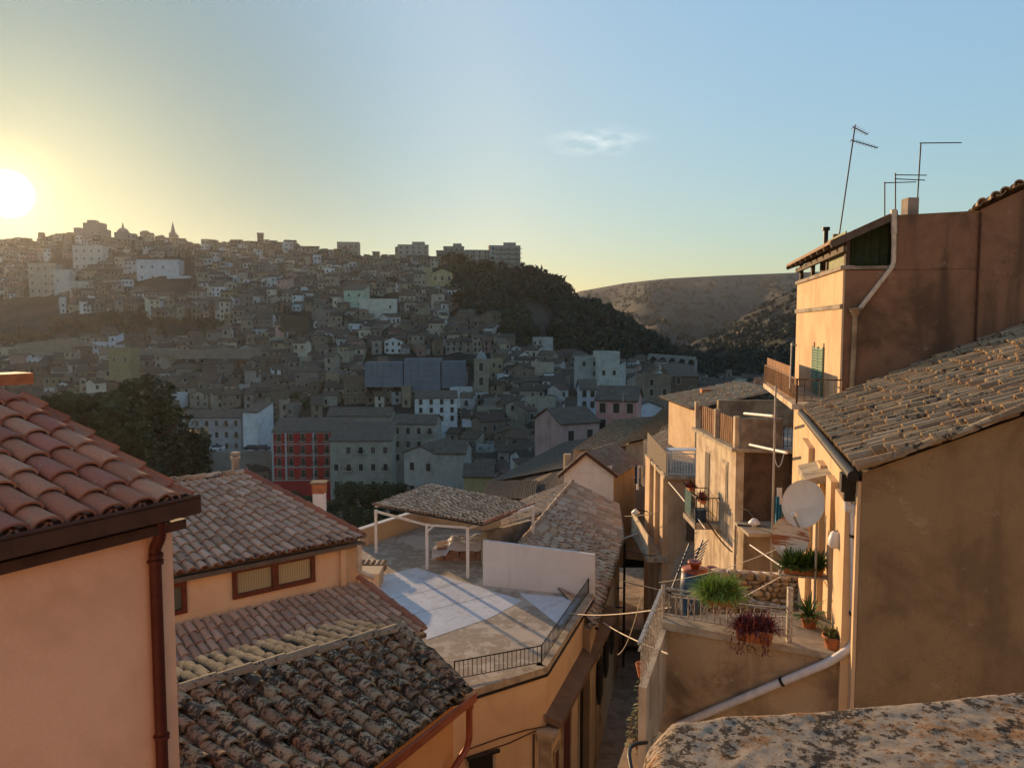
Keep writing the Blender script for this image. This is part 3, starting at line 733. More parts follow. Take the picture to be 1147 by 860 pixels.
mb.box((c.x, c.y-.3, c.z+ht*.55), (wd*1.02, .5, .5), (.5, .4, .25)); mb.build('pilaster', M['town_wall'], t_)
mb = MB(); mb.prism([(c.x-wd*.5-5, c.y+1), (c.x-wd*.5-.2, c.y+1), (c.x-wd*.5-.2, c.y+5), (c.x-wd*.5-5, c.y+5)], c.z-4, c.z+ht+4, (.4, .32, .2)); mb.build('belfry', M['town_wall'], t_)
block('house', 'big blank white block with stained front in the middle of the slope', 'house', 403, 444, 336, 362, 430, (.55, .52, .44), 'flat', 2, 3, 12, .1, skip=.4, seed=4)
block('house', 'pale green house with a long sloping roof above the white block', 'house', 385, 408, 325, 345, 470, (.42, .50, .38), 'mono', 2, 2, 12, -.1)
block('house', 'wide white house with roof terrace standing on the upper retaining wall', 'house', 155, 200, 292, 327, 560, (.58, .56, .56), 'flat', 3, 4, 13, .1, skip=.2, seed=2)
block('house', 'low bluish white wing attached right of wide white terrace house', 'house', 188, 214, 310, 328, 553, (.52, .54, .56), 'flat', 2, 3, 9, .1, seed=7)
block('apartment_block', 'long tan apartment block under the sun glow at left', 'apartment block', 35, 62, 296, 338, 560, (.42, .36, .28), 'flat', 5, 4, 14, .2, skip=.05)
block('apartment_block', 'white blank-walled block right of long tan apartment block', 'apartment block', 62, 78, 303, 338, 556, (.50, .48, .44), 'flat', 2, 2, 12, .15, skip=.5)
block('house', 'tall white twin-fronted house above the blank-walled block', 'house', 83, 115, 276, 302, 600, (.52, .48, .42), 'flat', 3, 4, 10, .1)
block('house', 'white arcaded house with terrace left of the retaining wall', 'house', 80, 140, 316, 332, 545, (.47, .44, .39), 'flat', 2, 8, 10, .1, skip=.1)
t_, c, wd, ht = block('tower_block', 'blocky dark tower standing above the skyline near the sun', 'tower', 84, 116, 257, 276, 690, (.30, .25, .2), 'flat', 3, 4, 14, 0, skip=.4)
mb = MB(); mb.box((c.x+2.5, c.y+6, c.z+ht+3), (16, 10, 6), (.3, .25, .2)); mb.box((c.x+1, c.y+6, c.z+ht+7), (7, 7, 3), (.3, .25, .2)); mb.build('penthouse', M['town_wall'], t_)
A = at(194, 268, 660); t_ = thing('church_spire', 'slender pointed church spire on the left skyline', 'spire', tuple(A)); mb = MB()
mb.box((A.x, A.y, A.z+1), (5, 5, 8), (.28, .24, .2)); mb.build('tower', M['town_wall'], t_); mb = MB(); mb.lathe((A.x, A.y, A.z+4.8), [(2.6, 0), (2.0, 1), (1.6, 3), (.9, 6), (.15, 9), (.1, 10.5)], 8, (.25, .22, .19)); mb.build('spire', M['town_wall'], t_)
A = at(138, 266, 680); t_ = thing('church_dome', 'small church dome with a lantern on the left skyline', 'dome', tuple(A)); mb = MB()
mb.box((A.x, A.y, A.z), (11, 9, 8), (.28, .24, .2)); mb.build('drum', M['town_wall'], t_); mb = MB(); mb.lathe((A.x, A.y, A.z+4), [(5, 0), (4.6, 1.5), (3.2, 3.2), (1.0, 4.2), (.8, 6), (.1, 9)], 14, (.25, .22, .19)); mb.build('dome', M['town_wall'], t_)
sky_b = [(548, 583, 276, 302, 'pale stepped apartment block, highest at the end of the ridge', 5, 4, 560), (521, 547, 281, 302, 'square pale apartment block second from the ridge end', 5, 4, 562), (497, 520, 277, 300, 'dark apartment block with rooftop huts above the church', 4, 4, 566),
         (446, 480, 275, 296, 'wide dark apartment block on the ridge left of the rooftop huts', 4, 5, 580), (378, 402, 272, 294, 'leaning-roofed dark house standing on the ridge skyline', 3, 4, 600), (590, 597, 298, 308, 'tiny last block half hidden by ridge trees', 2, 1, 575)]
for i, (a, b_, yt, yb, lab, r, q, Yd) in enumerate(sky_b):
    t_, c, wd, ht = block('apartment_block', lab, 'apartment block', a, b_, yt, yb, Yd, [(.34, .31, .27), (.33, .29, .25), (.26, .23, .2)][i % 3], 'flat', r, q, 12, .1, kind='mix', seed=i+20, group='apartment blocks along the ridge')
    if i in (0, 2, 3): mb = MB(); mb.box((c.x+wd*.15, c.y+5, c.z+ht+1.5), (wd*.4, 5, 3), (.3, .27, .24)); mb.build('rooftop_hut', M['town_wall'], t_)
    if i == 0:
        mb = MB()
        for r_ in range(5): mb.box((c.x+wd*.1, c.y-.8, c.z+1.5+r_*ht/5), (wd*.9, 1.6, .35), (.4, .37, .33))
        mb.build('balcony_slab', M['town_wall'], t_)
block('apartment_building', 'grey block with closed shutters and parked cars at its foot', 'building', 206, 270, 468, 506, 230, (.33, .34, .35), 'gable', 3, 6, 9, .04, kind='mix', ww=.9)
block('house', 'tall white gable end right of the grey shuttered block', 'house', 272, 290, 462, 505, 226, (.60, .62, .63), 'mono', 1, 1, 8, -.3, skip=1)
block('house', 'yellow flat-roofed house on the terrace beside the scrub slope', 'house', 122, 147, 392, 410, 330, (.27, .225, .12), 'flat', 1, 2, 8, 0)
block('house', 'cream house with gabled front standing over the gardens', 'house', 452, 490, 508, 560, 165, (.40, .37, .32), 'gablefront', 2, 2, 12, -.35, seed=8)
block('house', 'plain grey annex right of the cream gabled garden house', 'house', 487, 521, 508, 545, 160, (.36, .35, .31), 'gable', 1, 1, 9, -.1, skip=1)
block('shed', 'small mustard coloured shed with dark roof above the pergola', 'shed', 520, 552, 534, 560, 130, (.40, .33, .16), 'gable', 1, 1, 7, 0, skip=1)
pk = (.50, .27, .24)
t_, c, wd, ht = block('house', 'pink house with open windows and satellite dish in the hollow', 'house', 668, 712, 449, 486, 128, pk, 'gable', 2, 3, 9, -.25, skip=.3, seed=5)
block('house', 'low pink house with black roof left of the taller pink house', 'house', 628, 672, 474, 500, 122, (.38, .27, .25), 'gable', 1, 2, 9, .45)
block('house', 'white front-gabled house right of the pink house', 'house', 711, 741, 456, 478, 150, (.50, .55, .62), 'gablefront', 1, 1, 10, 0, skip=1)
block('house', 'blue-grey tall house left of the dark stone ruins', 'house', 650, 668, 436, 460, 190, (.33, .36, .42), 'gable', 2, 2, 9, 0)
for i, (a, b_, yt, yb, Yd, lab) in enumerate([(722, 752, 424, 446, 190, 'dark brown ruin-like house left one below the viaduct'), (752, 782, 422, 444, 195, 'dark brown flat-topped house right one below the viaduct'), (670, 694, 396, 424, 270, 'tall pale grey house alone at the foot of green spur'), (648, 672, 402, 424, 275, 'pair of low houses beside tall pale grey house')]):
    block('house', lab, 'house', a, b_, yt, yb, Yd, [(.2, .16, .12), (.15, .11, .08), (.42, .42, .38), (.33, .34, .32)][i], 'flat' if i != 1 else 'mono', 2, 2, 9, .1, skip=.3, seed=i)
# cliff wall, retaining walls
def longwall(label, pts, Yd, h, col, name='retaining_wall'):
    A = at(*pts[0], Yd); t_ = MB()
    for (a, b_) in zip(pts, pts[1:]):
        P = at(*a, Yd); Q = at(*b_, Yd); t_.prism([(P.x, P.y), (Q.x, Q.y), (Q.x, Q.y+3), (P.x, P.y+3)], P.z-h, [P.z, Q.z, Q.z, P.z], col)
    tag(t_.build(name, M['town_wall']), label, 'wall')
longwall('long pale retaining wall under the wide white house', [(118, 332), (165, 326), (215, 332)], 540, 9, (.30, .26, .21))
longwall('low terrace wall running along the top of the lower houses', [(20, 385), (80, 378), (110, 388), (190, 392), (290, 390)], 352, 4, (.24, .2, .16))
longwall('dark cliff wall in the middle of the town slope', [(314, 352), (345, 355)], 395, 9, (.07, .07, .05), 'cliff_wall')
longwall('pale quay wall under the row of parked cars', [(233, 508), (308, 506)], 215, 10, (.22, .20, .17))
longwall('high buttressed stone wall beside the green spur', [(505, 342), (536, 345), (552, 352), (590, 362)], 440, 8, (.32, .29, .24))
# viaduct far down the valley
Yd = 560; zt = zr(397)*Yd; A = at(726, 397, Yd); B = at(779, 401, Yd); t_ = thing('viaduct', 'old stone viaduct with round arches at the valley bottom', 'bridge', tuple(A)); mb = MB()
mb.beam(A, B, 4, 1.6, (.30, .29, .25)); nA = 5
mb.build('deck', M['town_wall'], t_)
for k in range(nA+1):
    mb = MB(); p = lerp(A, B, k/nA); mb.box((p.x, p.y, p.z-10.8), (1.9, 3.6, 20), (.28, .27, .24)); mb.build('pier', M['town_wall'], t_)
for k in range(nA):
    mb = MB(); p = lerp(A, B, k/nA); q = lerp(A, B, (k+1)/nA); r = (q.x-p.x)/2-.9; cx_ = (p.x+q.x)/2; zc = (p.z+q.z)/2-.8-r-.5; prev = None
    for i in range(13):
        a_ = math.pi*i/12; cur = (V((cx_+r*math.cos(a_), p.y-1.7, zc+r*math.sin(a_))), V((cx_+r*math.cos(a_), p.y-1.7, p.z-.8)))
        if prev: mb.face([prev[0], cur[0], cur[1], prev[1]], (.30, .29, .25)); mb.face([V((v.x, v.y+3.4, v.z)) for v in (prev[0], cur[0], cur[1], prev[1])], (.3, .29, .25)); mb.face([prev[0], cur[0], cur[0]+V((0, 3.4, 0)), prev[0]+V((0, 3.4, 0))], (.25, .24, .2))
        prev = cur
    mb.build('arch', M['town_wall'], t_)
# ---- woods: one mass on the spur, valley and right slope; bushes on the scrub slope
def woods(name, n, region, cols, hmin, hmax, leaf, seed, per=26):
    rn = random.Random(seed); mb = MB(); k = 0; tries = 0
    while k < n and tries < n*60:
        tries += 1
        Yw = math.exp(rn.uniform(math.log(region[2]), math.log(region[3]))); xw = rn.uniform(region[0], region[1])
        X = (xw-CX)/F*Yw; z = H(xw, Yw); p = px(V((X, Yw, z)))
        if not region[4](p[0], p[1], Yw): continue
        if noise.noise(V((X*.03, Yw*.03, 5))) < region[5]: continue
        k += 1; h = rn.uniform(hmin, hmax); f = rn.uniform(.55, 1.4); cc = V((X, Yw, z+h*.4))
        for i in range(per):
            d = V((rn.gauss(0, 1), rn.gauss(0, 1), rn.gauss(0, 1))).normalized()*rn.uniform(.5, 1)*h*.55; q = cc + V((d.x*1.1, d.y*1.1, d.z))
            a = V((rn.gauss(0, 1), rn.gauss(0, 1), rn.gauss(0, 1))).normalized(); b_ = a.cross(V((rn.gauss(0, 1), rn.gauss(0, 1), rn.gauss(0, 1)))).normalized(); s_ = leaf*rn.uniform(.6, 1.5)
            c = rn.choice(cols); g = f*rn.uniform(.8, 1.25)
            mb.face([q-a*s_, q+b_*s_*.7, q+a*s_], (c[0]*g, c[1]*g, c[2]*g))
    return tag(mb.build(name, M['leaf']), kind='stuff')
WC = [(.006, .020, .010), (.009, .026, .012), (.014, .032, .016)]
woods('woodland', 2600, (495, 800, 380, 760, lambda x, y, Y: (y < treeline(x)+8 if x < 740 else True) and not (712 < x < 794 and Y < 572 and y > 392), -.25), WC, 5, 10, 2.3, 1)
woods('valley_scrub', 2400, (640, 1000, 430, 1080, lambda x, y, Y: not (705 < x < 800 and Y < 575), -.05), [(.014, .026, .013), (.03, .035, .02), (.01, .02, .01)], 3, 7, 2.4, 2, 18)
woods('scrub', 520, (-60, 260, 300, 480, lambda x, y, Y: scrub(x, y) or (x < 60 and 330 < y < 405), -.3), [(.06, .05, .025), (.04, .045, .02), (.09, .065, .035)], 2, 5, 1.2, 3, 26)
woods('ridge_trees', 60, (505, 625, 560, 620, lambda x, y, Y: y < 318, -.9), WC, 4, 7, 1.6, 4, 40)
woods('distant_scrub', 1500, (600, 950, 1150, 2500, lambda x, y, Y: True, .0), [(.03, .032, .018), (.045, .04, .024)], 5, 11, 4.5, 6, 10)
# trees among the houses
src = None
spots = [(205, 375, 345), (222, 378, 340), (235, 376, 343), (60, 330, 480), (95, 338, 500), (120, 342, 470), (165, 405, 310), (330, 395, 300), (345, 410, 290), (525, 385, 330), (545, 388, 335), (560, 378, 360), (590, 372, 380), (605, 405, 280),
         (440, 298, 520), (455, 300, 520), (95, 410, 300), (70, 420, 290), (120, 418, 300), (160, 350, 480), (180, 352, 470), (535, 520, 180), (545, 525, 175), (590, 470, 220)]
for i, (x, y, Yd) in enumerate(spots):
    X = xr(x, y)*Yd; z = Hxy(X, Yd); p = px(V((X, Yd, z)))
    lab = f"dark {['round', 'bushy', 'spreading'][i % 3]} tree {rel(*p)}"
    if src is None: src = tree('town_tree', lab, (X, Yd, z), 8, 8, 420, .7, group='trees among the hillside houses', seed=5)
    else: copy_tree(src, (X, Yd, z), i*1.3, .6+.35*((i*37) % 10)/10, lab)
seen = {}
for o in bpy.data.objects:
    if o.name.startswith('town_tree'): seen.setdefault(o['label'], []).append(o)
for l, os_ in seen.items():
    if len(os_) > 1:
        os_.sort(key=lambda o: px(o.location)[0])
        for k, o in zip(['leftmost', 'second', 'third', 'fourth', 'fifth', 'sixth'], os_): o['label'] = k + ' ' + l
# big pines left
PC = [(.045, .055, .022), (.06, .065, .028), (.035, .045, .02)]
pines = [(150, 437, 84, 19, 14, 'broad dark pine, tallest, right behind the clay tile roof'), (105, 445, 80, 16, 12, 'dark pine half hidden by the clay tile roof at its left'), (188, 462, 92, 17, 12, 'dark pine with bare lower limbs right of the tallest pine'), (70, 446, 78, 15, 11, 'low dark pine at far left above the tile roof edge'), (213, 492, 98, 13, 9, 'rounded dark pine beside the cypress'), (128, 470, 76, 13, 10, 'low dense pine in front of the tallest pine')]
for i, (x, y, Yd, h, wd, lab) in enumerate(pines):
    P = at(x, y, Yd); tree('pine_tree', lab, (P.x, P.y, P.z-h*.93), h, wd, 4200, .42, kind='pine', seed=i+30, cols=PC, group='dark pines behind the tile roof')
P = at(226, 480, 104); tree('cypress_tree', 'slim dark cypress rising between pines and grey block', (P.x, P.y, P.z-14), 14, 3.6, 3200, .35, kind='cypress', seed=77, cols=WC)
gard = [(388, 548, 150, 6), (405, 545, 152, 6), (430, 552, 150, 7), (420, 542, 150, 8), (375, 560, 140, 6), (395, 570, 120, 5), (415, 575, 110, 5), (330, 552, 160, 5), (350, 556, 155, 5), (305, 545, 165, 5), (270, 538, 150, 6), (250, 535, 130, 7), (438, 545, 160, 9)]
words = ['bushy', 'small', 'leaning', 'dense', 'squat']; gs = None
for i, (x, y, Yd, h) in enumerate(gard):
    X = xr(x, y)*Yd; P = at(x, y, Yd); z = min(P.z-h*.9, 0)
    lab = f"{words[i % 5]} dark garden tree {rel(x, y)}"
    if gs is None: gs = tree('garden_tree', lab, (X, Yd, z), 7, 6, 1500, .3, group='trees in the sunken gardens', seed=9)
    else: copy_tree(gs, (X, Yd, z), i, h/7, lab)
# palm in the garden
P = at(477, 552, 120); t_ = thing('palm_tree', 'palm tree in front of the cream gabled garden house', 'palm', (P.x, P.y, P.z-6)); mb = MB(); mb.tube([(P.x, P.y, P.z-7), (P.x, P.y, P.z-1)], [.3, .22], 7); mb.build('trunk', M['bark'], t_)
mb = MB(); rn = random.Random(2)
for k in range(26):
    a = rn.uniform(0, 6.28); e = rn.uniform(.1, 1.3); pts = [V((P.x, P.y, P.z-1)) + V((math.cos(a)*s_*math.cos(e), math.sin(a)*s_*math.cos(e), s_*math.sin(e)-.16*s_*s_)) for s_ in (0, .8, 1.6, 2.4, 3.0)]
    for q, r in zip(pts, pts[1:]):
        sd = V((-math.sin(a), math.cos(a), 0))*.28; mb.face([q-sd, q+sd, r+sd*.7-V((0, 0, .1)), r-sd*.7-V((0, 0, .1))], (.03, .05, .02))
mb.build('frond', M['leaf'], t_)
# parked cars by the grey block
car_bits = None
for i, (x, c_, cn) in enumerate([(243, (.45, .47, .5), 'silver car parked left of the two dark cars by quay'), (282, (.03, .03, .035), 'black car parked in the middle of the quay row'), (294, (.05, .05, .06), 'dark grey car parked at the right end of quay row')]):
    P = at(x, 504, 217); t_ = thing('parked_car', cn, 'car', tuple(P), 'cars parked on the quay'); mb = MB()
    for zz, l, w_ in ((.55, 4.2, 1.7),): mb.box((P.x, P.y, P.z+zz), (l, w_, .6), c_)
    mb.build('body', M['leaf'], t_); mb = MB(); mb.prism([(P.x-1.3, P.y-.75), (P.x+1.2, P.y-.75), (P.x+1.2, P.y+.75), (P.x-1.3, P.y+.75)], P.z+.85, P.z+1.4, (.06, .07, .08)); mb.build('cabin', M['leaf'], t_)
    for sx in (-1.3, 1.3):
        mb = MB(); mb.tube([(P.x+sx, P.y-.88, P.z+.32), (P.x+sx, P.y+.88, P.z+.32)], .32, 10, (.02, .02, .02)); mb.build('wheel', M['leaf'], t_)
# ================================================================== near buildings
TN = [(.54, .20, .11), (.58, .235, .13), (.50, .18, .10), (.57, .26, .15), (.48, .17, .11)]
TM = [(.56, .38, .26), (.52, .34, .23), (.60, .42, .30), (.47, .30, .20), (.54, .34, .22)]
TO = [(.43, .31, .18), (.38, .27, .155), (.47, .35, .22), (.33, .20, .115), (.41, .24, .13)]
TG = [(.46, .34, .23), (.40, .29, .19), (.50, .39, .28), (.34, .24, .16), (.44, .28, .17)]
TR = [(.38, .265, .145), (.33, .23, .125), (.44, .32, .19), (.27, .18, .10), (.40, .24, .12)]
up = V((0, 0, 1))
def flat2(v): return (v.x, v.y)
def pipe_elbow(pts, n=4):
    out_ = [V(pts[0])]
    for i in range(1, len(pts)-1):
        a, b, c = V(pts[i-1]), V(pts[i]), V(pts[i+1]); r = min((a-b).length, (c-b).length)*.35; r = min(r, .14)
        p = b+(a-b).normalized()*r; q = b+(c-b).normalized()*r
        for k in range(n+1):
            t = k/n; out_.append(p*(1-t)**2 + b*2*t*(1-t) + q*t*t)
    out_.append(V(pts[-1])); return out_
def bracket(mb, p, r, d):
    mb.tube([V(p)-V(d).normalized()*.02, V(p)+V(d).normalized()*.02], r, 12)
def wall_quad(mb, a, b, z0, z1, thick, inward, col=(1, 1, 1), m=0):
    """vertical slab from a to b (xy), thickness going along 'inward'"""
    a = V(a); b = V(b); i = V(inward).normalized()*thick
    zz0 = z0 if isinstance(z0, (tuple, list)) else (z0, z0); zz1 = z1 if isinstance(z1, (tuple, list)) else (z1, z1)
    mb.prism([(a.x, a.y), (b.x, b.y), (b.x+i.x, b.y+i.y), (a.x+i.x, a.y+i.y)], [zz0[0], zz0[1], zz0[1], zz0[0]], [zz1[0], zz1[1], zz1[1], zz1[0]], col, m)

# ---------------- pink house, left
G = at(208, 563, 5.5); Gl = at(0, 608, 5.5); g = None
zg = G.z; Gl = atz(0, 609, zg); g = (G-Gl).normalized(); pb = V((-g.y, g.x, 0))      # pb: up the roof, to the left-back
ph_ = thing('pink_house', 'salmon pink house at the left edge with new clay tile roof', 'house', (G.x-1, G.y-1, -17))
Gs = G - g*6.0
mb = MB(); run = 2.42; rise = .66
top0 = Gs + pb*run + up*rise; top1 = G + pb*run + up*rise; off = up*.035
tiles(mb, top0+off, top1+off, G+g*-.03+off*.6+pb*.03, Gs+off*.6+pb*.03, .208, .355, TN, .005, 12, True, .43, .62, 3, th=.022)
rf = mb.build('roof', M['tile_new'], ph_)
mb = MB(); mb.beam(Gs+pb*.08-up*.03, G+pb*.08-up*.03, .12, .05); mb.build('roof_edge_board', M['gutter'], rf)
mb = MB()      # box gutter with a rolled lip
o1 = -pb*.045+up*.045
for (dx, dz, w_, h_) in ((0, -.105, .15, .012), (.07, -.055, .012, .10), (-.07, -.045, .012, .12)):
    mb.beam(Gs - pb*dx + o1 + up*dz, G + g*.03 - pb*dx + o1 + up*dz, w_, h_)
mb.tube([Gs+o1-pb*.075+up*.015, G+g*.03+o1-pb*.075+up*.015], .013, 8)
mb.box(G+g*.03+o1-up*.05, (.015, .15, .11), rz=math.atan2(g.y, g.x))
mb.beam(Gs+pb*.05-up*.15, G+pb*.05-up*.15+g*.0, .10, .07)
mb.build('gutter', M['gutter'], ph_)
mb = MB(); wo = pb*.14; We = G - g*.02 + wo; Ws = Gs + wo
wall_quad(mb, Ws, We, -17, zg-.10, 2.1, pb); mb.prism([flat2(Ws+pb*.03), flat2(We+pb*.03-g*.02), flat2(We+pb*2.2-g*.02), flat2(Ws+pb*2.2)], zg-1, [zg-.01, zg-.01, zg+rise-.08, zg+rise-.08])
mb.build('wall', M['pink'], ph_)
mb = MB(); dp = We - g*.17 - pb*.055
mb.tube(pipe_elbow([dp+up*(zg-.10-dp.z)-pb*.06, dp+up*(zg-.22-dp.z)-pb*.05, dp+up*(zg-.30-dp.z)+pb*.012, V((dp.x, dp.y, -17))]), .042, 14)
mb.tube([V((dp.x, dp.y, zg-.335)), V((dp.x, dp.y, zg-.36))], .05, 14)
dpo = mb.build('downpipe', M['oxide'], ph_)
for z in (zg-.38, zg-1.66):
    mb = MB(); mb.tube([V((dp.x, dp.y, z)), V((dp.x, dp.y, z-.03))], .051, 14); mb.box(V((dp.x, dp.y, z-.015))+pb*.04, (.02, .08, .02), rz=math.atan2(pb.y, pb.x)); mb.build('bracket', M['oxide'], dpo)
c0 = at(12, 424, 6.95); mb = MB(); mb.beam(c0-g*2.2, c0+g*.12, .3, .10, (1, 1, 1)); mb.build('ridge_coping', M['terra'], ph_)
mb = MB(); wall_quad(mb, top0+pb*.05, top1+pb*.05-g*.02, zg-.1, top1.z+.02, .25, pb); mb.build('back_wall', M['pink'], ph_)

# ---------------- cream house, middle left
E1 = at(407, 603, 19.0); z2 = E1.z; E0 = atz(200, 643, z2); h = (E1-E0).normalized(); hb = V((-h.y, h.x, 0))
E0x = E0 - h*1.6
ch = thing('cream_house', 'cream house with wide brown window between two tile roofs', 'house', (E0.x, E0.y, -17))
rA = at(275, 531, 23.3); rA = onplane(275, 531, E1, (hb*-.36+up).normalized() if False else V((hb.x*-.36, hb.y*-.36, 1)).normalized()); rB = rA - h*(rA-E0x).dot(h)
mb = MB(); tiles(mb, rB, rA, E1+up*.03, E0x+up*.03, .215, .36, TM, .012, 7, True, .38, .9, 5, th=.024)
rf = mb.build('roof', M['tile_mid'], ch)
mb = MB(); ridge(mb, rB+up*.05, rA+up*.05, .11, .36, TG, 4); mb.build('ridge_cap', M['tile_grey'], rf)
mb = MB(); ridge(mb, E1+up*.08, rA+up*.06, .10, .36, [(.36, .13, .07), (.3, .1, .06)], 4); mb.build('hip_cap', M['tile_mid'], rf)
mb = MB()
for i in range(24):
    p = lerp(E0x, E1, (i+.5)/24) - hb*.05 + up*.01; ridge(mb, p+hb*.28+up*.1, p-up*0, .10, .3, [(.25, .09, .05), (.3, .12, .07)], i, .02)
mb.build('eave_course', M['tile_old'], rf)
mb = MB(); mb.beam(E0x-hb*.02-up*.10, E1-hb*.02-up*.10, .16, .10); mb.build('gutter', plain('grey_zinc_gutter', (.13, .11, .09), .6, .3), ch)
wI = hb*.12; a = E0x+wI; b = E1-h*.10+wI
zb0 = -9.0
# hip end plane behind
mb = MB(); hipb = E1+hb*5.2; mb.face([E1+up*0, hipb, rA+up*.02]); mb.face([rB, rA, rA+hb*4-up*1.4, rB+hb*4-up*1.4]); mb.build('back_slope', M['tile_mid'], ch)
mb = MB(); mb.prism([flat2(a), flat2(b), flat2(b+hb*5), flat2(a+hb*5)], -17, z2-.13); mb.prism([flat2(a+hb*.02), flat2(b+hb*.02), flat2(rA-hb*.1-h*.3), flat2(rB-hb*.1)], z2-.4, [z2-.12, z2-.12, rA.z-.16, rB.z-.16])
mb.box(at(383, 628, 18.95)-hb*0+V((0, 0, 0)), (.01, .01, .01))
q = onplane(384, 630, a-hb*.04, hb); mb.box(V((q.x, q.y, z2-.9)), (.14, .08, 1.5), rz=math.atan2(h.y, h.x))
mb.build('wall', M['cream'], ch)
def wall_rect(x0, y0, x1, y1, p0, n):
    return onplane(x0, y0, p0, n), onplane(x1, y1, p0, n)
def framed_window(parent, pL, pR, zt, zb, nrm, fw=.08, depth=.06, mat_f=None, mat_g=None, mull=1, name='window'):
    pL = V((pL.x, pL.y, 0)); pR = V((pR.x, pR.y, 0)); d = (pR-pL).normalized(); n = V(nrm)
    mb = MB(); zc = (zt+zb)/2
    mb.beam(pL+up*(zt-fw/2)+n*.02, pR+up*(zt-fw/2)+n*.02, depth, fw); mb.beam(pL+up*(zb+fw/2)+n*.02, pR+up*(zb+fw/2)+n*.02, depth, fw)
    for k in range(mull+2):
        t = k/(mull+1); wdt = fw*(1.5 if 0 < k < mull+1 else 1); p = lerp(pL+d*fw/2, pR-d*fw/2, t)
        mb.beam(p+up*(zb+fw)+n*.02, p+up*(zt-fw)+n*.02, wdt, depth, up=n)
    w_ = mb.build(name, mat_f or M['wood'], parent)
    mb = MB(); mb.face([pL+up*zb+n*.004, pR+up*zb+n*.004, pR+up*zt+n*.004, pL+up*zt+n*.004]); mb.build('pane', mat_g or M['glass'], w_)
    return w_
nrm = -hb
L0, L1 = onplane(260, 655, a, hb), onplane(352, 636, a, hb)
framed_window(ch, L0, L1, onplane(260, 637, a, hb).z, onplane(260, 671, a, hb).z, nrm, .10, .09, M['wood'], M['curtain'], 1)
L0, L1 = onplane(168, 660, a, hb), onplane(208.5, 665, a, hb)
framed_window(ch, L0, L1, onplane(205, 650, a, hb).z, onplane(205, 686, a, hb).z, nrm, .10, .09, M['wood'], M['glass'], 1)
mb = MB(); p = onplane(402, 612, E1-hb*.08, hb); q = onplane(403, 640, E1-hb*.08, hb)
mb.tube([V((p.x, p.y, z2-.1)), V((p.x, p.y, q.z))], .07, 10); mb.tube([V((p.x, p.y, q.z)), V((p.x, p.y, q.z))+h*.35-hb*.1-up*.2], .06, 10); mb.build('downpipe', M['cream_paint'], ch)
# chimneys of this house
p = onplane(264, 528, rA+up*.0, V((-hb.x*.36, -hb.y*.36, 1))); mb = MB(); mb.tube([p-up*.1, p+up*.42], .10, 12); mb.tube([p+up*.34, p+up*.42], .135, 12); mb.box(p+up*.5, (.2, .2, .06)); mb.build('vent_pipe', M['concrete'], ch)
p = at(358, 565, 22.6); mb = MB(); mb.box(p+up*.0-up*.6, (.32, .32, 1.9)); cs = mb.build('chimney', M['white_wall'], ch)
mb = MB(); mb.box(p+up*.50, (.36, .36, .28)); mb.build('chimney_pot', M['terra'], cs); mb = MB(); mb.box(p+up*.67, (.46, .46, .05)); mb.build('cap', M['slab'], cs)
# lower roof, lean-to
T1 = onplane(403, 652, a-hb*.01, hb); T0 = onplane(200, 697, a-hb*.01, hb); T0 = T0-h*1.5; zt = (T1.z+T0.z)/2; T0.z = T1.z
B1 = at(475, 706, 17.4); B0 = B1 - h*(B1-T0).dot(h)
B1.z = onplane(475, 706, V((T1.x, T1.y, T1.z)), V((-hb.x*.36, -hb.y*.36, 1))).z
B1 = onplane(475, 706, T1, V((-hb.x*.36, -hb.y*.36, 1))); B0 = B1 - h*(B1-T0).dot(h)
T1e = T1 + h*.0
mb = MB(); tiles(mb, T0, T1, B1, B0, .205, .36, TM, .01, 7, True, .38, .9, 6, th=.024); lr = mb.build('lower_roof', M['tile_mid'], ch)
mb = MB(); ridge(mb, B1+up*.07, T1+up*.09, .10, .36, [(.34, .16, .1), (.2, .08, .05), (.42, .27, .19)], 4); mb.build('verge_cap', M['tile_mid'], lr)
mb = MB(); mb.beam(B0-up*.08, B1-up*.08-hb*.04, .14, .10); mb.build('eave_board', M['slab'], lr)
mb = MB(); fr = (B1-T1); mb.prism([flat2(B0+hb*.15), flat2(B1+hb*.15-h*.12), flat2(T1-h*.05), flat2(T0)], -17, [B1.z-.15, B1.z-.15, T1.z-.15, T1.z-.15]); mb.build('lower_wall', M['cream'], ch)

# ---------------- annex with the lichened roof
EE = at(520, 780, 10.0); RR = at(449, 708, 11.2); RL = atz(196, 778, RR.z)
EL = atz(418, 860, EE.z); ed = (EE-EL).normalized(); EL = EE - ed*6.0
rd = (RR-RL).normalized(); RLx = RL - rd*3.2
an = thing('tiled_annex', 'orange annex with black-lichened tile roof at the bottom', 'house', (EE.x, EE.y, -17))
mb = MB(); tiles(mb, RLx, RR, EE+up*.02, EL+up*.02, .215, .36, TO, .026, 9, True, .40, .95, 11, th=.028, drop=.01); rf = mb.build('roof', M['tile_old'], an)
mb = MB(); RB1 = at(462, 694, 12.0); back = V((-rd.y, rd.x, 0)); bs1 = RR+back*1.5-up*.35; bs0 = RLx+back*1.5-up*.35
tiles(mb, RLx-up*.01, RR-up*.01, bs1, bs0, .21, .38, [(.09, .085, .072), (.07, .066, .056), (.115, .105, .085)], .03, 6, True, .40, .95, 13, th=.025); mb.build('back_slope', M['tile_old'], rf)
mb = MB(); ridge(mb, RLx+up*.05, RR+up*.05, .10, .46, [(.33, .25, .16), (.29, .22, .14)], 3, .02); mb.build('ridge_cap', M['tile_grey'], rf)
mb = MB(); ridge(mb, EE+up*.10, RR+up*.06, .10, .42, TO, 5, .02); mb.build('verge_cap', M['tile_old'], rf)
ei = V((-ed.y, ed.x, 0)); eo = -ei
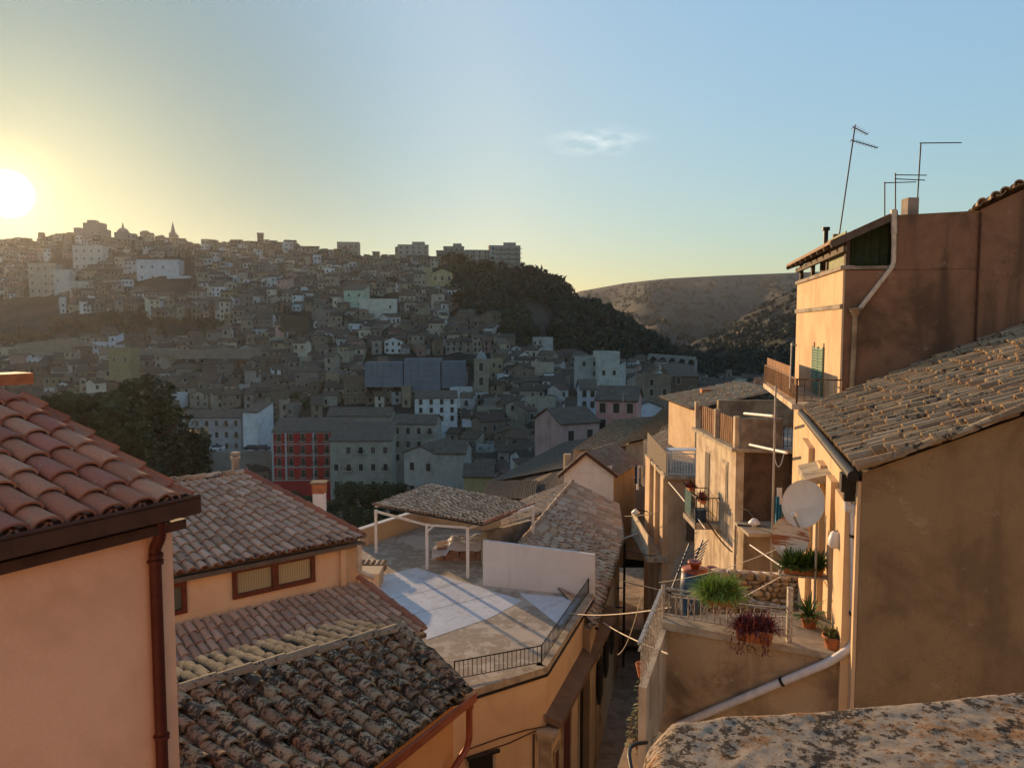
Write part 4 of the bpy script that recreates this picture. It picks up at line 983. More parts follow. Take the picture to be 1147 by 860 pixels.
mb = MB(); mb.beam(EL+eo*.08-up*.05, EE+eo*.08-up*.05+ed*.06, .14, .016); mb.beam(EL+eo*.15-up*.0, EE+eo*.15+ed*.06, .016, .11); mb.tube([EL+eo*.155+up*.06, EE+eo*.155+up*.06+ed*.06], .02, 8); mb.build('gutter', M['redpipe'], an)
mb = MB(); a4 = EL+ei*.10; b4 = EE+ei*.10-ed*.12; mb.prism([flat2(a4), flat2(b4), flat2(RR-rd*.2+back*1.3), flat2(RLx+back*1.3)], -17, [EE.z-.09, EE.z-.09, RR.z-.4, RR.z-.4]); mb.build('wall', M['orange'], an)
mb = MB(); d0 = EE+eo*.09-ed*.02; mb.tube(pipe_elbow([d0-up*.05, d0-up*.62, d0-up*.95+eo*-.08-ed*.55, d0-up*1.1-ed*.9+eo*-.06]), .045, 12); mb.tube([d0-up*.02, d0-up*.12], .06, 12); mb.build('downpipe', M['redpipe'], an)

# ---------------- terrace house
ZT = -9.9
def T(x, y, z=ZT): return atz(x, y, z)
tA = T(516, 768); tB = T(612, 750); tC = T(664, 668); tD = T(541, 655.5)
th_ = thing('terrace_house', 'house with large part-painted roof terrace and black railing', 'house', (tA.x, tA.y, -17))
tw = T(420, 640); tL = T(395, 620); tM = T(405, 612); tN = T(548, 600)
floor_pts = [T(452, 800), tA, tB, tC, tD, at(546, 612, 31.6), at(598, 600, 36.1), at(560, 590, 37.2), at(474, 581, 38.1), at(404, 600, 34.3), T(398, 640), T(440, 690)]
fp = [flat2(p) for p in floor_pts]
m, t, b = newmat('terrace_floor', .85)
n1 = nnoise(t, .45, 8, .68, dist=.5); n2 = nnoise(t, 2.0, 7, .7, dist=1.0); n3 = nnoise(t, 30, 4, .7)
x = mix(t, ramp(t, n1, .46, .5), (.52, .44, .35), (.33, .265, .20)); x = mix(t, ramp(t, n2, .52, .56, 0, .8), x, (.50, .43, .34)); x = mix(t, ramp(t, n3, .4, .7, 0, .3), x, (.22, .18, .14))
t.links.new(x, b.inputs['Base Color']); bump(t, b, n2, .15, .02); M['tfloor'] = m
mb = MB(); mb.prism(fp, ZT-.25, ZT); mb.build('terrace_floor', M['tfloor'], th_)
m, t, b = newmat('white_membrane', .5)
n1 = nnoise(t, .8, 6, .6); n2 = nnoise(t, 5, 5, .7)
x = mix(t, ramp(t, n1, .35, .7), (.66, .69, .73), (.56, .59, .63)); x = mix(t, ramp(t, n2, .5, .68, 0, .55), x, (.40, .40, .39)); x = mix(t, ramp(t, nnoise(t, 1.3, 8, .75, dist=1), .54, .6, 0, .4), x, (.38, .35, .31))
t.links.new(x, b.inputs['Base Color']); M['membrane'] = m
mb = MB(); z = ZT+.006; mb.face([T(478, 716, z), T(406, 655, z), T(426, 645, z), T(466, 635.5, z), T(586, 672, z), T(548, 692, z)]); mb.build('painted_floor_patch', M['membrane'], th_)
mb = MB(); mb.face([T(581, 664, z), T(664, 671, z), T(652, 690, z), T(626, 700, z)]); mb.build('painted_floor_patch', M['membrane'], th_)
# seams of the patch
mb = MB()
for (p, q) in (((430, 672), (520, 652)), ((452, 690), (560, 664))):
    P, Q = T(*p, z+.004), T(*q, z+.004); s_ = (Q-P).normalized().cross(up)*.035; mb.face([P-s_, Q-s_, Q+s_, P+s_])
mb.build('membrane_seam', plain('seam_grey', (.5, .52, .56), .6), th_)
# kerb
mb = MB(); wdk = .34
inn = lambda p, q: V((-(q-p).y, (q-p).x, 0)).normalized()
ka = T(452, 800)
for (p, q) in ((ka, tB), (tB, tC+(tC-tB)*.05)):
    i_ = inn(p, q); wall_quad(mb, p+(-i_)*.02, q+(-i_)*.02, ZT-.1, ZT+.10, wdk, i_)
mb.build('kerb', M['kerb'], th_)
mb = MB()
for (p, q) in ((ka, tB), (tB, tC)):
    i_ = inn(p, q); wall_quad(mb, p-i_*.06, q-i_*.06, ZT-.17, ZT-.1, wdk+.1, i_)
mb.build('kerb_drip_band', M['black'], th_)
# outer wall: front (faces camera) and street side
wd_ = tB; i1 = inn(ka, tB); i2 = inn(tB, tC)
far_ = tC + (tC-tB).normalized()*.1
mb = MB(); mb.prism([flat2(ka+i1*.0), flat2(tB), flat2(far_), flat2(tD), flat2(at(546, 612, 31.6)), flat2(at(598, 600, 36.1)), flat2(at(474, 581, 38.1)), flat2(at(404, 600, 34.3)), flat2(T(400, 640)), ], -17, ZT-.17)
mb.build('wall', M['cream'], th_)
# street ledge, lower and wider
sA = atz(620, 796, -11.1); sdir = (tC-tB).normalized(); so = -i2
sN = tB - sdir*.1; 
mb = MB(); L0 = tB + so*.0 - sdir*.12; L1 = tB + sdir*9.2
mb.prism([flat2(L0), flat2(L0+so*.50), flat2(L1+so*.50), flat2(L1)], [ZT-1.5, ZT-1.62, ZT-1.62, ZT-1.5], [ZT-1.28, ZT-1.42, ZT-1.42, ZT-1.28]); mb.build('street_ledge', M['slab'], th_)
mb = MB(); mb.box(L0+so*.10+V((0, 0, -1.72)), (.62, .5, .12), rz=math.atan2(so.y, so.x)); mb.box(L0+so*.06+V((0, 0, -1.88)), (.48, .4, .22), rz=math.atan2(so.y, so.x)); mb.box(L0+so*.02+V((0, 0, -5)), (.32, .22, 6.2), rz=math.atan2(so.y, so.x)); mb.build('pilaster', M['kerb'], th_)
mb = MB()
# street wall skin slightly proud so the openings read
for k, (s0, s1, zt_, zb_) in enumerate(((.9, 1.35, -12.9, -14.4), (1.9, 2.9, -12.4, -17), (4.2, 5.6, -12.2, -15.6), (7.0, 7.9, -12.4, -15.5))):
    fm = MB(); p0 = tB+sdir*s0+so*.05; p1 = tB+sdir*s1+so*.05
    for (pa, pb_, za, zb_2) in ((p0-sdir*.14, p0, zb_, zt_+.14), (p1, p1+sdir*.14, zb_, zt_+.14), (p0, p1, zt_, zt_+.14)): wall_quad(fm, pa, pb_, za, zb_2, .08, i2)
    f_ = fm.build('door' if k == 1 else 'window', M['kerb'], th_)
    fm = MB(); q0, q1 = p0-so*.03, p1-so*.03; fm.face([V((q0.x, q0.y, zb_)), V((q1.x, q1.y, zb_)), V((q1.x, q1.y, zt_)), V((q0.x, q0.y, zt_))]); fm.build('pane', M['wood'] if k != 2 else M['dark'], f_)
mb = MB(); p = tB+sdir*6.4+so*.1; mb.tube([V((p.x, p.y, ZT-1.6)), V((p.x, p.y, -17))], .055, 8); mb.build('downpipe', M['gutter'], th_)
mb = MB(); P0 = onplane(640, 640, tB+so*.4, so); q = tB+sdir*8.6+so*.45; q.z = ZT-.35
mb.tube([q+so*0, q+so*.35+up*.05, q+so*.35-up*.75, q-up*.75], .04, 6); mb.build('gutter_bracket', M['black'], th_)
# front wall details: window with awning bar, cables
fd = (tB-ka).normalized(); fo = -i1
q0 = onplane(525, 850, tB+fo*.02, fo); q1 = onplane(552, 842, tB+fo*.02, fo)
fm = MB(); zt_ = q1.z; wall_quad(fm, q0-fd*.1, q1+fd*.1, zt_-1.6, zt_+.1, .06, i1); f_ = fm.build('window', M['kerb'], th_)
fm = MB(); a_ = q0+fo*.005; b_ = q1+fo*.005; fm.face([V((a_.x, a_.y, zt_-1.5)), V((b_.x, b_.y, zt_-1.5)), V((b_.x, b_.y, zt_)), V((a_.x, a_.y, zt_))]); fm.build('pane', M['dark'], f_)
mb = MB(); p = onplane(524, 850, tB+fo*.2, fo); q = onplane(559, 840, tB+fo*.2, fo); mb.tube([p, q], .06, 8); mb.build('awning_roll', M['black'], th_)
cab = MB()
for (pts) in ([(516, 842), (560, 826), (590, 817), (616, 812)], [(516, 850), (570, 832), (600, 818), (617, 814)]):
    cab.tube([onplane(x_, y_, tB+fo*.05, fo) for x_, y_ in pts], .018, 5)
cab.build('wall_cable', M['gutter'], th_)
mb = MB(); p = onplane(598, 822, tB+fo*.04, fo); mb.tube([p, V((p.x, p.y, -16))], .03, 6); mb.build('downpipe', M['gutter'], th_)
# railing
def railing(parent, pts, h_, zb, step=.13, r=.011, mat=None, bot=.07, name='railing', top_r=.018, post_r=.02):
    mb = MB()
    for p, q in zip(pts, pts[1:]):
        p = V((p.x, p.y, zb)); q = V((q.x, q.y, zb)); n = max(1, int((q-p).length/step))
        mb.tube([p+up*h_, q+up*h_], top_r, 6); mb.tube([p+up*bot, q+up*bot], r*1.2, 5)
        for i in range(n+1):
            a_ = lerp(p, q, i/n); mb.tube([a_+up*bot, a_+up*h_], post_r if i in (0, n) else r, 5, caps=False)
        for e in (p, q): mb.tube([e-up*.05, e+up*(h_+.02)], post_r, 6)
    return mb.build(name, mat or M['black'], parent)
k0 = tA + i1*.16; k1 = tB + i1*.16 + i2*.05; k2 = tC+i2*.16
rl = railing(th_, [k0-fd*.1, k1], .56, ZT+.10); rl['label'] = 'front run of the black railing'; rl = railing(th_, [k1, k2], .56, ZT+.10, .15); rl['label'] = 'street side run of the black railing'
# white partition
wt0 = at(541, 605, tD.y); wt1 = at(665, 621, tC.y)
ww_ = inn(tD, tC); mb = MB(); wall_quad(mb, tD, tC+(tC-tD).normalized()*.05, ZT, (wt0.z, wt1.z), .16, ww_); mb.build('partition_wall', M['white_wall'], th_)
# back and left parapets
P1 = T(412, 606); P1 = atz(398, 605, ZT); 
bl0 = at(398, 628, 34); bl1 = at(472, 605, 38.5); br = at(552, 600, 36.5)
mb = MB()
def par(p, q, ztop, th=.2, cap=True):
    i_ = inn(p, q); wall_quad(mb, V((p.x, p.y, 0)), V((q.x, q.y, 0)), -11, ztop, th, i_)
pz = at(405, 594, 34.2).z
b0_ = at(404, 600, 34.2); b1_ = at(474, 581, 38.0); b2_ = at(560, 590, 37.0)
zt1 = at(404, 594, 34.2).z
par(b0_, b1_, zt1, .2); par(b1_, b2_, zt1+.0, .2)
mb.build('parapet', M['cream'], th_)
mb = MB(); i_ = inn(b0_, b1_); wall_quad(mb, b0_-i_*.04, b1_-i_*.04, zt1, zt1+.07, .28, i_); i_ = inn(b1_, b2_); wall_quad(mb, b1_-i_*.04, b2_-i_*.04, zt1+.003, zt1+.073, .28, i_); mb.build('parapet_coping', M['white_wall'], th_)
# small stained block wall right of the pergola
s0 = at(546, 612, 31.5); s1 = at(598, 600, 36); mb = MB(); i_ = inn(s0, s1); wall_quad(mb, s0, s1, ZT, (at(546, 596, 31.5).z, at(598, 582, 36).z), .3, i_); mb.build('stained_wall', M['concrete'], th_)
# low side wall left with step by the cream house
s0 = T(405, 665); s1 = T(430, 648); mb = MB(); mb.box(T(414, 655)+up*.3, (.9, 1.0, .6)); mb.build('side_wall', M['cream'], th_)

# pergola on the terrace
pg = thing('pergola', 'white post pergola with rough clay tile roof on terrace', 'pergola', tuple(T(478, 637)))
pf0 = T(478, 637); pf1 = T(524, 655); pl = T(421, 622); pr = at(596, 600, 34)
tops = {}
for nm, p, yt in (('a', T(421.5, 619), 571), ('b', T(478.5, 637), 586), ('c', atz(524, 647, ZT), 590), ('d', T(597, 622), 566)):
    zt_ = zr(yt)*p.y; tops[nm] = V((p.x, p.y, zt_)); mb = MB(); mb.box((p.x, p.y, (ZT+zt_)/2), (.12, .12, zt_-ZT)); mb.build('post', M['white'], pg)
mb = MB(); mb.box(tops['a']*.5+tops['b']*.5+up*0, (.01, .01, .01)); mb.beam(tops['a']-up*.06, tops['b']-up*.06, .07, .09); mb.beam(tops['b']-up*.06, tops['c']-up*.02, .07, .09); mb.beam(tops['b']-up*.35, tops['b']*.8+tops['c']*.2-up*.05, .07, .07); mb.beam(tops['c']-up*.05, tops['d']-up*.05, .07, .09); mb.build('beam', M['white'], pg)
q0 = at(419, 566, 32.5); q1 = at(541, 588, 28.8); q3 = at(482, 543, 38.0); q2 = at(598, 566, 34.5)
# columns run front(low) to back(high): ridge q3-q2, eave q0-q1
mb = MB(); tiles(mb, q3, q2, q1, q0, .22, .40, [(.56, .43, .30), (.48, .36, .25), (.60, .48, .35), (.38, .27, .19)], .035, 6, True, .42, 1.0, 17, th=.035); pr_ = mb.build('roof', M['tile_mid'], pg)
mb = MB(); ridge(mb, q1+up*.05, q2+up*.05, .09, .4, [(.3, .12, .07), (.36, .16, .1)], 5, .02); mb.build('verge_cap', M['tile_mid'], pr_)
mb = MB(); n_ = (q1-q0).cross(q3-q0).normalized(); n_ = n_ if n_.z > 0 else -n_
mb.face([q0-n_*.05, q1-n_*.05, q2-n_*.05, q3-n_*.05]); mb.build('underside_board', M['white'], pr_)
# pile of bricks under plastic
bp = T(520, 627); pile = thing('brick_pile', 'stack of bricks under crumpled plastic beneath the pergola', 'brick pile', tuple(bp))
mb = MB(); rn = random.Random(4)
for zk in range(4):
    for i in range(7):
        for j in range(3): mb.box(bp+V((-1.0+i*.33+rn.uniform(-.02, .02), j*.3, .08+zk*.15)), (.31, .28, .14), rn.choice([(.3, .16, .1), (.36, .2, .13), (.26, .15, .11)]), rz=rn.uniform(-.03, .03))
mb.build('bricks', tilemat('brick_clay', .2, .2), pile)
rows = []
for i in range(15):
    r_ = []
    for j in range(19):
        X, Y_ = -1.35+j*.15, -.3+i*.1; r_.append(bp + V((X, Y_, .66 + .16*noise.noise(V((X*3, Y_*4, 1))) + (.12 if 4 < j < 15 else -.2*abs(j-9)/9) - (.3 if i in (0,) else 0))))
    rows.append(r_)
pm, pt, pbn = newmat('plastic_sheet', .25); pbn.inputs['Base Color'].default_value = (.42, .41, .42, 1); pbn.inputs['Specular IOR Level'].default_value = .6
mb = MB(); mb.grid(rows); mb.build('plastic_sheet', pm, pile)
bp = T(418, 640); mb = MB()
for zk in range(5):
    for i in range(5): ridge(mb, bp+V((i*.22-.5, -.3, .05+zk*.07)), bp+V((i*.22-.45, .2, .05+zk*.07)), .09, .5, TG, i+zk, .02)
tag(mb.build('tile_stack', M['tile_grey']), 'low stack of spare roof tiles beside cream house wall', 'tile stack')

# ---------------- house with the flat patterned roof beyond the terrace
ap = at(641, 540, 44); zr_ = ap.z
ev3 = at(697, 563, 45); ze = atz(669, 690, -10.3).z
e_far = atz(699, 563, -10.3); e_mid = atz(697, 602, -10.3); e_near = atz(666, 699, -10.3)
r_near = atz(601, 588, zr_); rdir = (ap-r_near).normalized(); r_near2 = r_near - rdir*3.5
e_near2 = e_near - (e_mid-e_near).normalized()*.2
sh = thing('stone_tile_house', 'house with wide pale tiled roof just beyond the white partition', 'house', (e_near.x, e_near.y, -17))
mb = MB(); r_mid = lerp(r_near2, ap, .55)
e_far = e_mid + (e_mid-e_near).normalized()*.1 + V((.7, 7.0, 0)); 
TS = [(.50, .40, .29), (.44, .34, .24), (.56, .45, .33), (.40, .28, .19), (.50, .33, .21)]; tiles(mb, r_near2, r_mid, e_mid, e_near2, .36, .50, TS, .03, 5, False, .52, .34, 21, th=.04); tiles(mb, r_mid, ap, e_far, e_mid, .36, .50, TS, .03, 5, False, .52, .34, 22, th=.04)
rf = mb.build('roof', M['tile_mid'], sh)
mb = MB(); lb = V((-rdir.y, rdir.x, 0)); rq = lerp(r_near, ap, .22); l0 = rq+lb*4.0-up*1.6; l1 = ap+lb*4.0-up*1.6+rdir*-1
tiles(mb, ap, rq, l0, l1, .24, .40, TG, .03, 5, True, .42, 1.0, 23, th=.03); mb.build('left_slope', M['tile_grey'], rf)
mb = MB(); ridge(mb, r_near2+up*.03, ap+up*.03, .12, .42, TG, 8, .02); mb.build('ridge_cap', M['tile_grey'], rf)
mb = MB()
for i in range(30):
    p = lerp(e_near2, e_mid, i/30); mb.box(p+V((-.02, 0, .06)), (.3, .22, .08), random.choice(TO), rz=random.uniform(-.5, .5))
mb.build('eave_course', M['tile_old'], rf)
mb = MB(); od = V(((e_mid-e_near2).y, -(e_mid-e_near2).x, 0)).normalized()
mb.tube([e_near2+od*.1-up*.06, e_mid+od*.1-up*.06, e_far+od*.1-up*.06], .07, 8); mb.build('gutter', M['black'], sh)
mb = MB(); mb.prism([flat2(e_near2-od*.12), flat2(e_mid-od*.12), flat2(e_far-od*.12), flat2(l1+V((0, 0, 0))), flat2(l0), flat2(rq-rdir*.5), flat2(tC+V((-2, .5, 0)))], -19, [ze-.15]*3+[l0.z-.1]*2+[ze-.15]*2); mb.build('wall', M['tan_wall'], sh)
mb = MB(); p = e_mid+od*.12; mb.tube([p-up*.1, V((p.x, p.y, -18))], .06, 8); mb.build('downpipe', M['black'], sh)
mb = MB(); p = e_near+od*.1; p = lerp(e_near, e_mid, .25)+od*.05
for k in range(3):
    mb = MB(); q0 = lerp(e_near, e_mid, .18+.2*k); mb.box(V((q0.x, q0.y, -13.2)), (.1, .9, 1.5), rz=math.atan2(od.y, od.x)); mb.build('window', M['dark'], sh)
# small yagi aerial on the gutter
def aerial(name, label, base, mast, booms, cat='aerial', mat=None, r=.016, group=None):
    t_ = thing(name, label, cat, tuple(base), group); mb = MB(); mb.tube([base, mast], r*1.3, 6); mb.build('mast', mat or M['steel'], t_)
    for (p, q, n, ln) in booms:
        mb = MB(); mb.tube([p, q], r, 5); d = (q-p).normalized(); sd = d.cross(up).normalized() if abs(d.z) < .9 else V((1, 0, 0))
        for i in range(n):
            c = lerp(p, q, (i+.5)/n); l_ = ln*(1-.35*i/n); mb.tube([c-sd*l_/2, c+sd*l_/2], r*.6, 4)
        mb.build('boom', mat or M['steel'], t_)
    return t_
b_ = at(693, 612, 37); p = at(696, 604, 37); q = at(716, 596, 36.6)
aerial('tv_aerial', 'small pale TV aerial hanging over the dark alley', b_, at(694, 600, 37), [(p, q, 8, .7)], mat=M['white'])

# ---------------- gabled house beyond with orange flank
g0 = at(632, 520, 55); g1 = at(687, 531, 55); zgE = g1.z; g0.z = zgE; gd = (g1-g0).normalized(); gs = V((.2676, .9635, 0)); gfar = g1+gs*14-up*1.5; gb_ = g0+gs*14-up*1.5
gh = thing('gabled_house', 'house with plain cream gable and warm orange flank above alley', 'house', (g1.x, g1.y, -20))
ga = (g0+g1)/2 - gd*.3; ga = V((xr(657, 508)*55, 55, at(657, 507, 55).z))
mb = MB(); mb.prism([flat2(g0), flat2(g1), flat2(gfar), flat2(gb_)], -19, [zgE-.02, zgE-.02, gfar.z-.05, gb_.z-.05]); mb.face([g0, g1, ga]); mb.build('wall', M['lit_wall'], gh)
mb = MB(); cz = at(640, 541, 54.9).z; mb.box(((g0.x+g1.x)/2, 54.93, -14.9), ((g1-g0).length, .08, 8.9)); mb.box(((g0.x+g1.x)/2, 54.90, cz+.75), ((g1-g0).length, .1, .08)); mb.box(((g0.x+g1.x)/2, 54.95, cz+1.0), ((g1-g0).length-.2, .06, .5)); mb.build('gable_face', M['white_wall'], gh)
mb = MB(); mb.face([g0+V((0.02, -.04, -.05)), g1+V((-.02, -.04, -.05)), ga+V((0, -.04, -.12))]); mb.build('gable_top', M['white_wall'], gh)
mb = MB(); o_ = .35
tiles(mb, ga-gs*o_+up*.1, ga+gs*14-up*1.4, gfar+gd*o_-up*.08, g1-gs*o_+gd*o_-up*.08, .26, .42, [(.2, .15, .1), (.26, .19, .13), (.16, .12, .09)], .03, 4, False, .46, .8, 31, th=.03)
rf = mb.build('roof', M['tile_mid'], gh)
mb = MB(); tiles(mb, ga+gs*14-up*1.4, ga-gs*o_+up*.1, g0-gs*o_-gd*o_-up*.08, gb_-gd*o_-up*.08, .26, .42, TG, .03, 4, False, .46, .8, 32, th=.03); mb.build('left_slope', M['tile_grey'], rf)
mb = MB(); mb.beam(ga-gs*(o_+.02)+up*.03, g1-gs*(o_+.02)+gd*o_-up*.14, .06, .2); mb.beam(ga-gs*(o_+.02)+up*.03, g0-gs*(o_+.02)-gd*o_-up*.14, .06, .2); mb.build('barge_board', M['gutter'], rf)
mb = MB(); mb.box(g0+V((.3, 1, .7)), (.5, .5, 1.2)); mb.build('chimney', M['tan_wall'], gh)

# ---------------- long tiled roofs stepping up behind it
def slab_house(label, c00, c10, c11, c01, pal, mat, wall, base=-22, tl=.45, cw=.3, seed=0, name='house', seg=4):
    """roof quad c00,c10 = low edge (near), c11,c01 = high edge; walls drop from it"""
    t_ = thing(name, label, 'house', tuple(V((c00.x, c00.y, base)))); mb = MB()
    tiles(mb, c01, c11, c10, c00, cw, tl, pal, .03, seg, False, .46, .8, seed, th=.035); mb.build('roof', mat, t_)
    mb = MB(); ps = [c00, c10, c11, c01]; ce = (c00+c10+c11+c01)/4; ps = [p+(ce-p).normalized()*.3 for p in ps]
    mb.prism([flat2(p) for p in ps], base, [p.z-.14 for p in ps]); mb.build('wall', wall, t_); return t_
H1 = slab_house('long low tiled roof directly behind the gabled house ridge', at(640, 505, 70), at(727, 497, 76), at(790, 462, 100), at(690, 470, 96), TR, M['tile_grey'], M['tan_wall'], seed=41)
H2 = slab_house('long tiled roof reaching toward the lit balcony block', at(700, 497, 72), at(770, 480, 70), at(790, 446, 100), at(742, 458, 104), TR, M['tile_grey'], M['tan_wall'], seed=42)
H3 = slab_house('sunlit brown roof beneath the white balcony terrace', at(722, 512, 56), at(772, 500, 54), at(786, 470, 66), at(742, 478, 68), TO, M['tile_mid'], M['lit_wall'], seed=43)
H4 = slab_house('grey tiled roof sloping left above the dark low roofs', at(548, 540, 98), at(634, 524, 80), at(712, 482, 100), at(630, 496, 122), [(.17, .15, .12), (.2, .17, .14), (.14, .12, .1)], M['tile_mid'], M['dark_flank'], base=-30, seed=44)
H5 = slab_house('very dark small-tiled roof just above the pergola', at(538, 556, 70), at(600, 560, 62), at(602, 538, 76), at(548, 539, 84), [(.10, .09, .08), (.13, .11, .1)], M['tile_mid'], M['dark_flank'], base=-30, seed=45)
H6 = slab_house('dark sloping roof left of the cream gable', at(560, 553, 78), at(632, 556, 64), at(634, 520, 84), at(600, 530, 92), [(.12, .1, .09), (.15, .13, .11)], M['tile_mid'], M['dark_flank'], base=-30, seed=46)
# ================================================================== right hand row
s = V((.2676, .9635, 0)); n = V((.9635, -.2676, 0))      # along the street / away from it
A = at(966, 531, 10.0); B = A + s*7.3; zE = A.z
nh = thing('corner_house', 'near right house with bare olive-brown end wall and old tile roof', 'house', (A.x, A.y, -17))
SL = .44
roofN = V((-n.x*SL, -n.y*SL, 1)).normalized(); P0 = A + up*.05
vR = onplane(1250, 405, P0, roofN); vR = P0 + (n + up*SL)*4.4
ridge_near = onplane(1230, 418, P0, roofN)
verge = (ridge_near-P0)
W_ = 4.6
uh = n*W_ + up*(W_*SL)
Bs = B + s*.2
mb = MB(); tiles(mb, P0+uh-s*.06+n*.0, Bs+uh+up*.05, Bs+up*.05, P0-s*.06+up*.0, .215, .44, TR, .055, 8, True, .42, 1.0, 51, th=.034, drop=.04)
rf = mb.build('roof', M['tile_grey'], nh)
mb = MB(); ridge(mb, P0-s*.02+up*.05+n*.1, P0+uh-s*.02+up*.05, .10, .5, TR, 9, .03); mb.build('verge_cap', M['tile_grey'], rf)
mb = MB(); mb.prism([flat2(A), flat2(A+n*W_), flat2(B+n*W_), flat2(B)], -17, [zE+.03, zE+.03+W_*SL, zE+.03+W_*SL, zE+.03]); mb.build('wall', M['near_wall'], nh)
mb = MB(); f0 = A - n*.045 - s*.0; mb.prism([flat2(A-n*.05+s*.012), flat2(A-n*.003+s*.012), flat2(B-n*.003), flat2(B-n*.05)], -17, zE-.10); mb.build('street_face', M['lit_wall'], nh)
mb = MB()
for (a_, b_) in ((.25, 1.25), (1.75, 2.35), (3.2, 3.75), (5.2, 6.6)):      # raised pilaster strips of the sunlit front
    mb.prism([flat2(A-n*.16+s*a_), flat2(A-n*.052+s*a_), flat2(A-n*.052+s*b_), flat2(A-n*.16+s*b_)], -6, zE-.45)
mb.build('pilaster', M['lit_wall'], nh)
fm = MB(); fm.prism([flat2(A-n*.07+s*2.45), flat2(A-n*.052+s*2.45), flat2(A-n*.052+s*3.1), flat2(A-n*.07+s*3.1)], -4.45, zE-.95); fm.build('door', M['greywood'], nh)
fm = MB(); fm.prism([flat2(A-n*.07+s*1.3), flat2(A-n*.052+s*1.3), flat2(A-n*.052+s*1.7), flat2(A-n*.07+s*1.7)], -4.45, zE-1.1); fm.build('door', M['greywood'], nh)
# door canopy slab
mb = MB(); q = A+s*2.6; mb.prism([flat2(q-n*.45), flat2(q-n*.05), flat2(q+s*1.4-n*.05), flat2(q+s*1.4-n*.45)], [zE-.72, zE-.6, zE-.6, zE-.72], [zE-.60, zE-.48, zE-.48, zE-.60]); mb.build('door_canopy', M['kerb'], nh)
mb = MB(); p = onplane(936, 604, A-n*.2, n); mb.lathe(p-up*.12, [(.03, .24), (.07, .22), (.10, .12), (.10, .04), (.06, 0)], 12); mb.box(p+n*.07+up*.08, (.14, .05, .05), rz=math.atan2(n.y, n.x)); mb.build('wall_lamp', M['white'], nh)
# gutter and hopper
mb = MB(); mb.tube([A-n*.12-s*.08-up*.02, Bs-n*.12-up*.0], .075, 10); mb.build('gutter', M['black'], nh)
mb = MB(); hq = A-n*.12+s*.25-up*.12; mb.prism([flat2(hq-n*.11-s*.11), flat2(hq+n*.11-s*.11), flat2(hq+n*.11+s*.11), flat2(hq-n*.11+s*.11)], hq.z-.16, hq.z+.08); mb.box(hq-up*.22, (.13, .13, .14), rz=math.atan2(n.y, n.x)); mb.build('hopper', M['black'], nh)
# white downpipe: down the corner then along the terrace wall
PY = lambda x, y: onplane(x, y, A-n*.20+s*.02, n)
fd0 = at(740, 705, 11.5); fd1 = at(963, 745, 10.25); fdn = (fd1-fd0).normalized(); fn = V((fdn.y, -fdn.x, 0)); fn = fn if fn.y < 0 else -fn
FP = fd0 + fn*.09
PF = lambda x, y: onplane(x, y, FP, fn)
c1 = PF(958, 722); vtop = PF(957, 566); 
pts = [hq-up*.25, hq-up*.42, V((vtop.x, vtop.y, vtop.z)), c1, PF(930, 741), PF(812, 790), PF(760, 812)]
mb = MB(); mb.tube(pipe_elbow(pts, 6), .058, 16); dpn = mb.build('downpipe', M['whitepipe'], nh)
for (x_, y_, dd) in ((957.5, 600, up), (957, 687, up), (876, 763, PF(930, 741)-PF(812, 790))):
    mb = MB(); p = PF(x_, y_); bracket(mb, p, .068, dd); mb.box(p-fn*.07, (.04, .12, .03)); mb.build('bracket', M['black'], dpn)
# seam + broken corner

# ---------------- terrace of the corner house
te = thing('side_terrace', 'terrace with rendered wall, stone coping and iron rails by corner house', 'terrace', (fd0.x, fd0.y, -17))
zF = -4.52
N_ = V((1.6, 9.5, 0)); side = A + s*9 - n*.0
mb = MB()
mb.prism([flat2(fd0), flat2(fd1+fdn*.05), flat2(A+s*.25), flat2(A+s*2.2), flat2(fd0+s*.35)], -17, zF-.06); mb.build('wall', M['terrace_wall'], te)
mb = MB(); mb.prism([flat2(fd0-fdn*.03+fn*.07), flat2(fd1-fdn*.03+fn*.05), flat2(fd1-fn*.32), flat2(fd0-fn*.32)], zF-.05, [zF+.07, zF+.03, zF+.03, zF+.07]); mb.build('coping', M['kerb'], te)
mb = MB(); mb.prism([flat2(fd0-fn*.32), flat2(fd1-fn*.32), flat2(A+s*.3-n*.06), flat2(A+s*2.15-n*.06), flat2(fd0+s*.34)], zF-.055, zF+.0); mb.build('floor', M['concrete'], te)
iron = plain('flaking_white_iron', (.52, .46, .38), .6, .1, .3, 25)
# front rail with lyre pattern
ra = V((fd0.x, fd0.y, 0))-fn*.12; rb = V((xr(884, 700)*10.75, 10.75, 0))
zt_ = at(748, 663, 11.4).z
mb = MB()
r0_, r1_ = V((ra.x, ra.y, zt_)), V((rb.x, rb.y, zt_)); zb_ = zF+.12
mb.tube([r0_, r1_], .020, 8); mb.tube([V((ra.x, ra.y, zt_-.07)), V((rb.x, rb.y, zt_-.07))], .012, 6); mb.tube([V((ra.x, ra.y, zb_)), V((rb.x, rb.y, zb_))], .012, 6)
nb_ = 19
for i in range(nb_+1):
    p = lerp(ra, rb, i/nb_)
    mb.tube([V((p.x, p.y, zb_)), V((p.x, p.y, zt_-.07))], .008, 5)
    if i % 2 == 0 and i < nb_ and i < 12:
        d = (rb-ra)/nb_; c = p+d*.5; zc = (zb_+zt_-.07)/2; hh = (zt_-.07-zb_)/2
        for sg in (-1, 1):
            mb.tube([V((c.x, c.y, zc+hh)) + d*sg*.42, V((c.x, c.y, zc+hh*.5)) + d*sg*.40, V((c.x, c.y, zc+hh*.15)) + d*sg*.08, V((c.x, c.y, zc-hh*.15)) + d*sg*.08, V((c.x, c.y, zc-hh*.5)) + d*sg*.40, V((c.x, c.y, zc-hh)) + d*sg*.42], .009, 5)
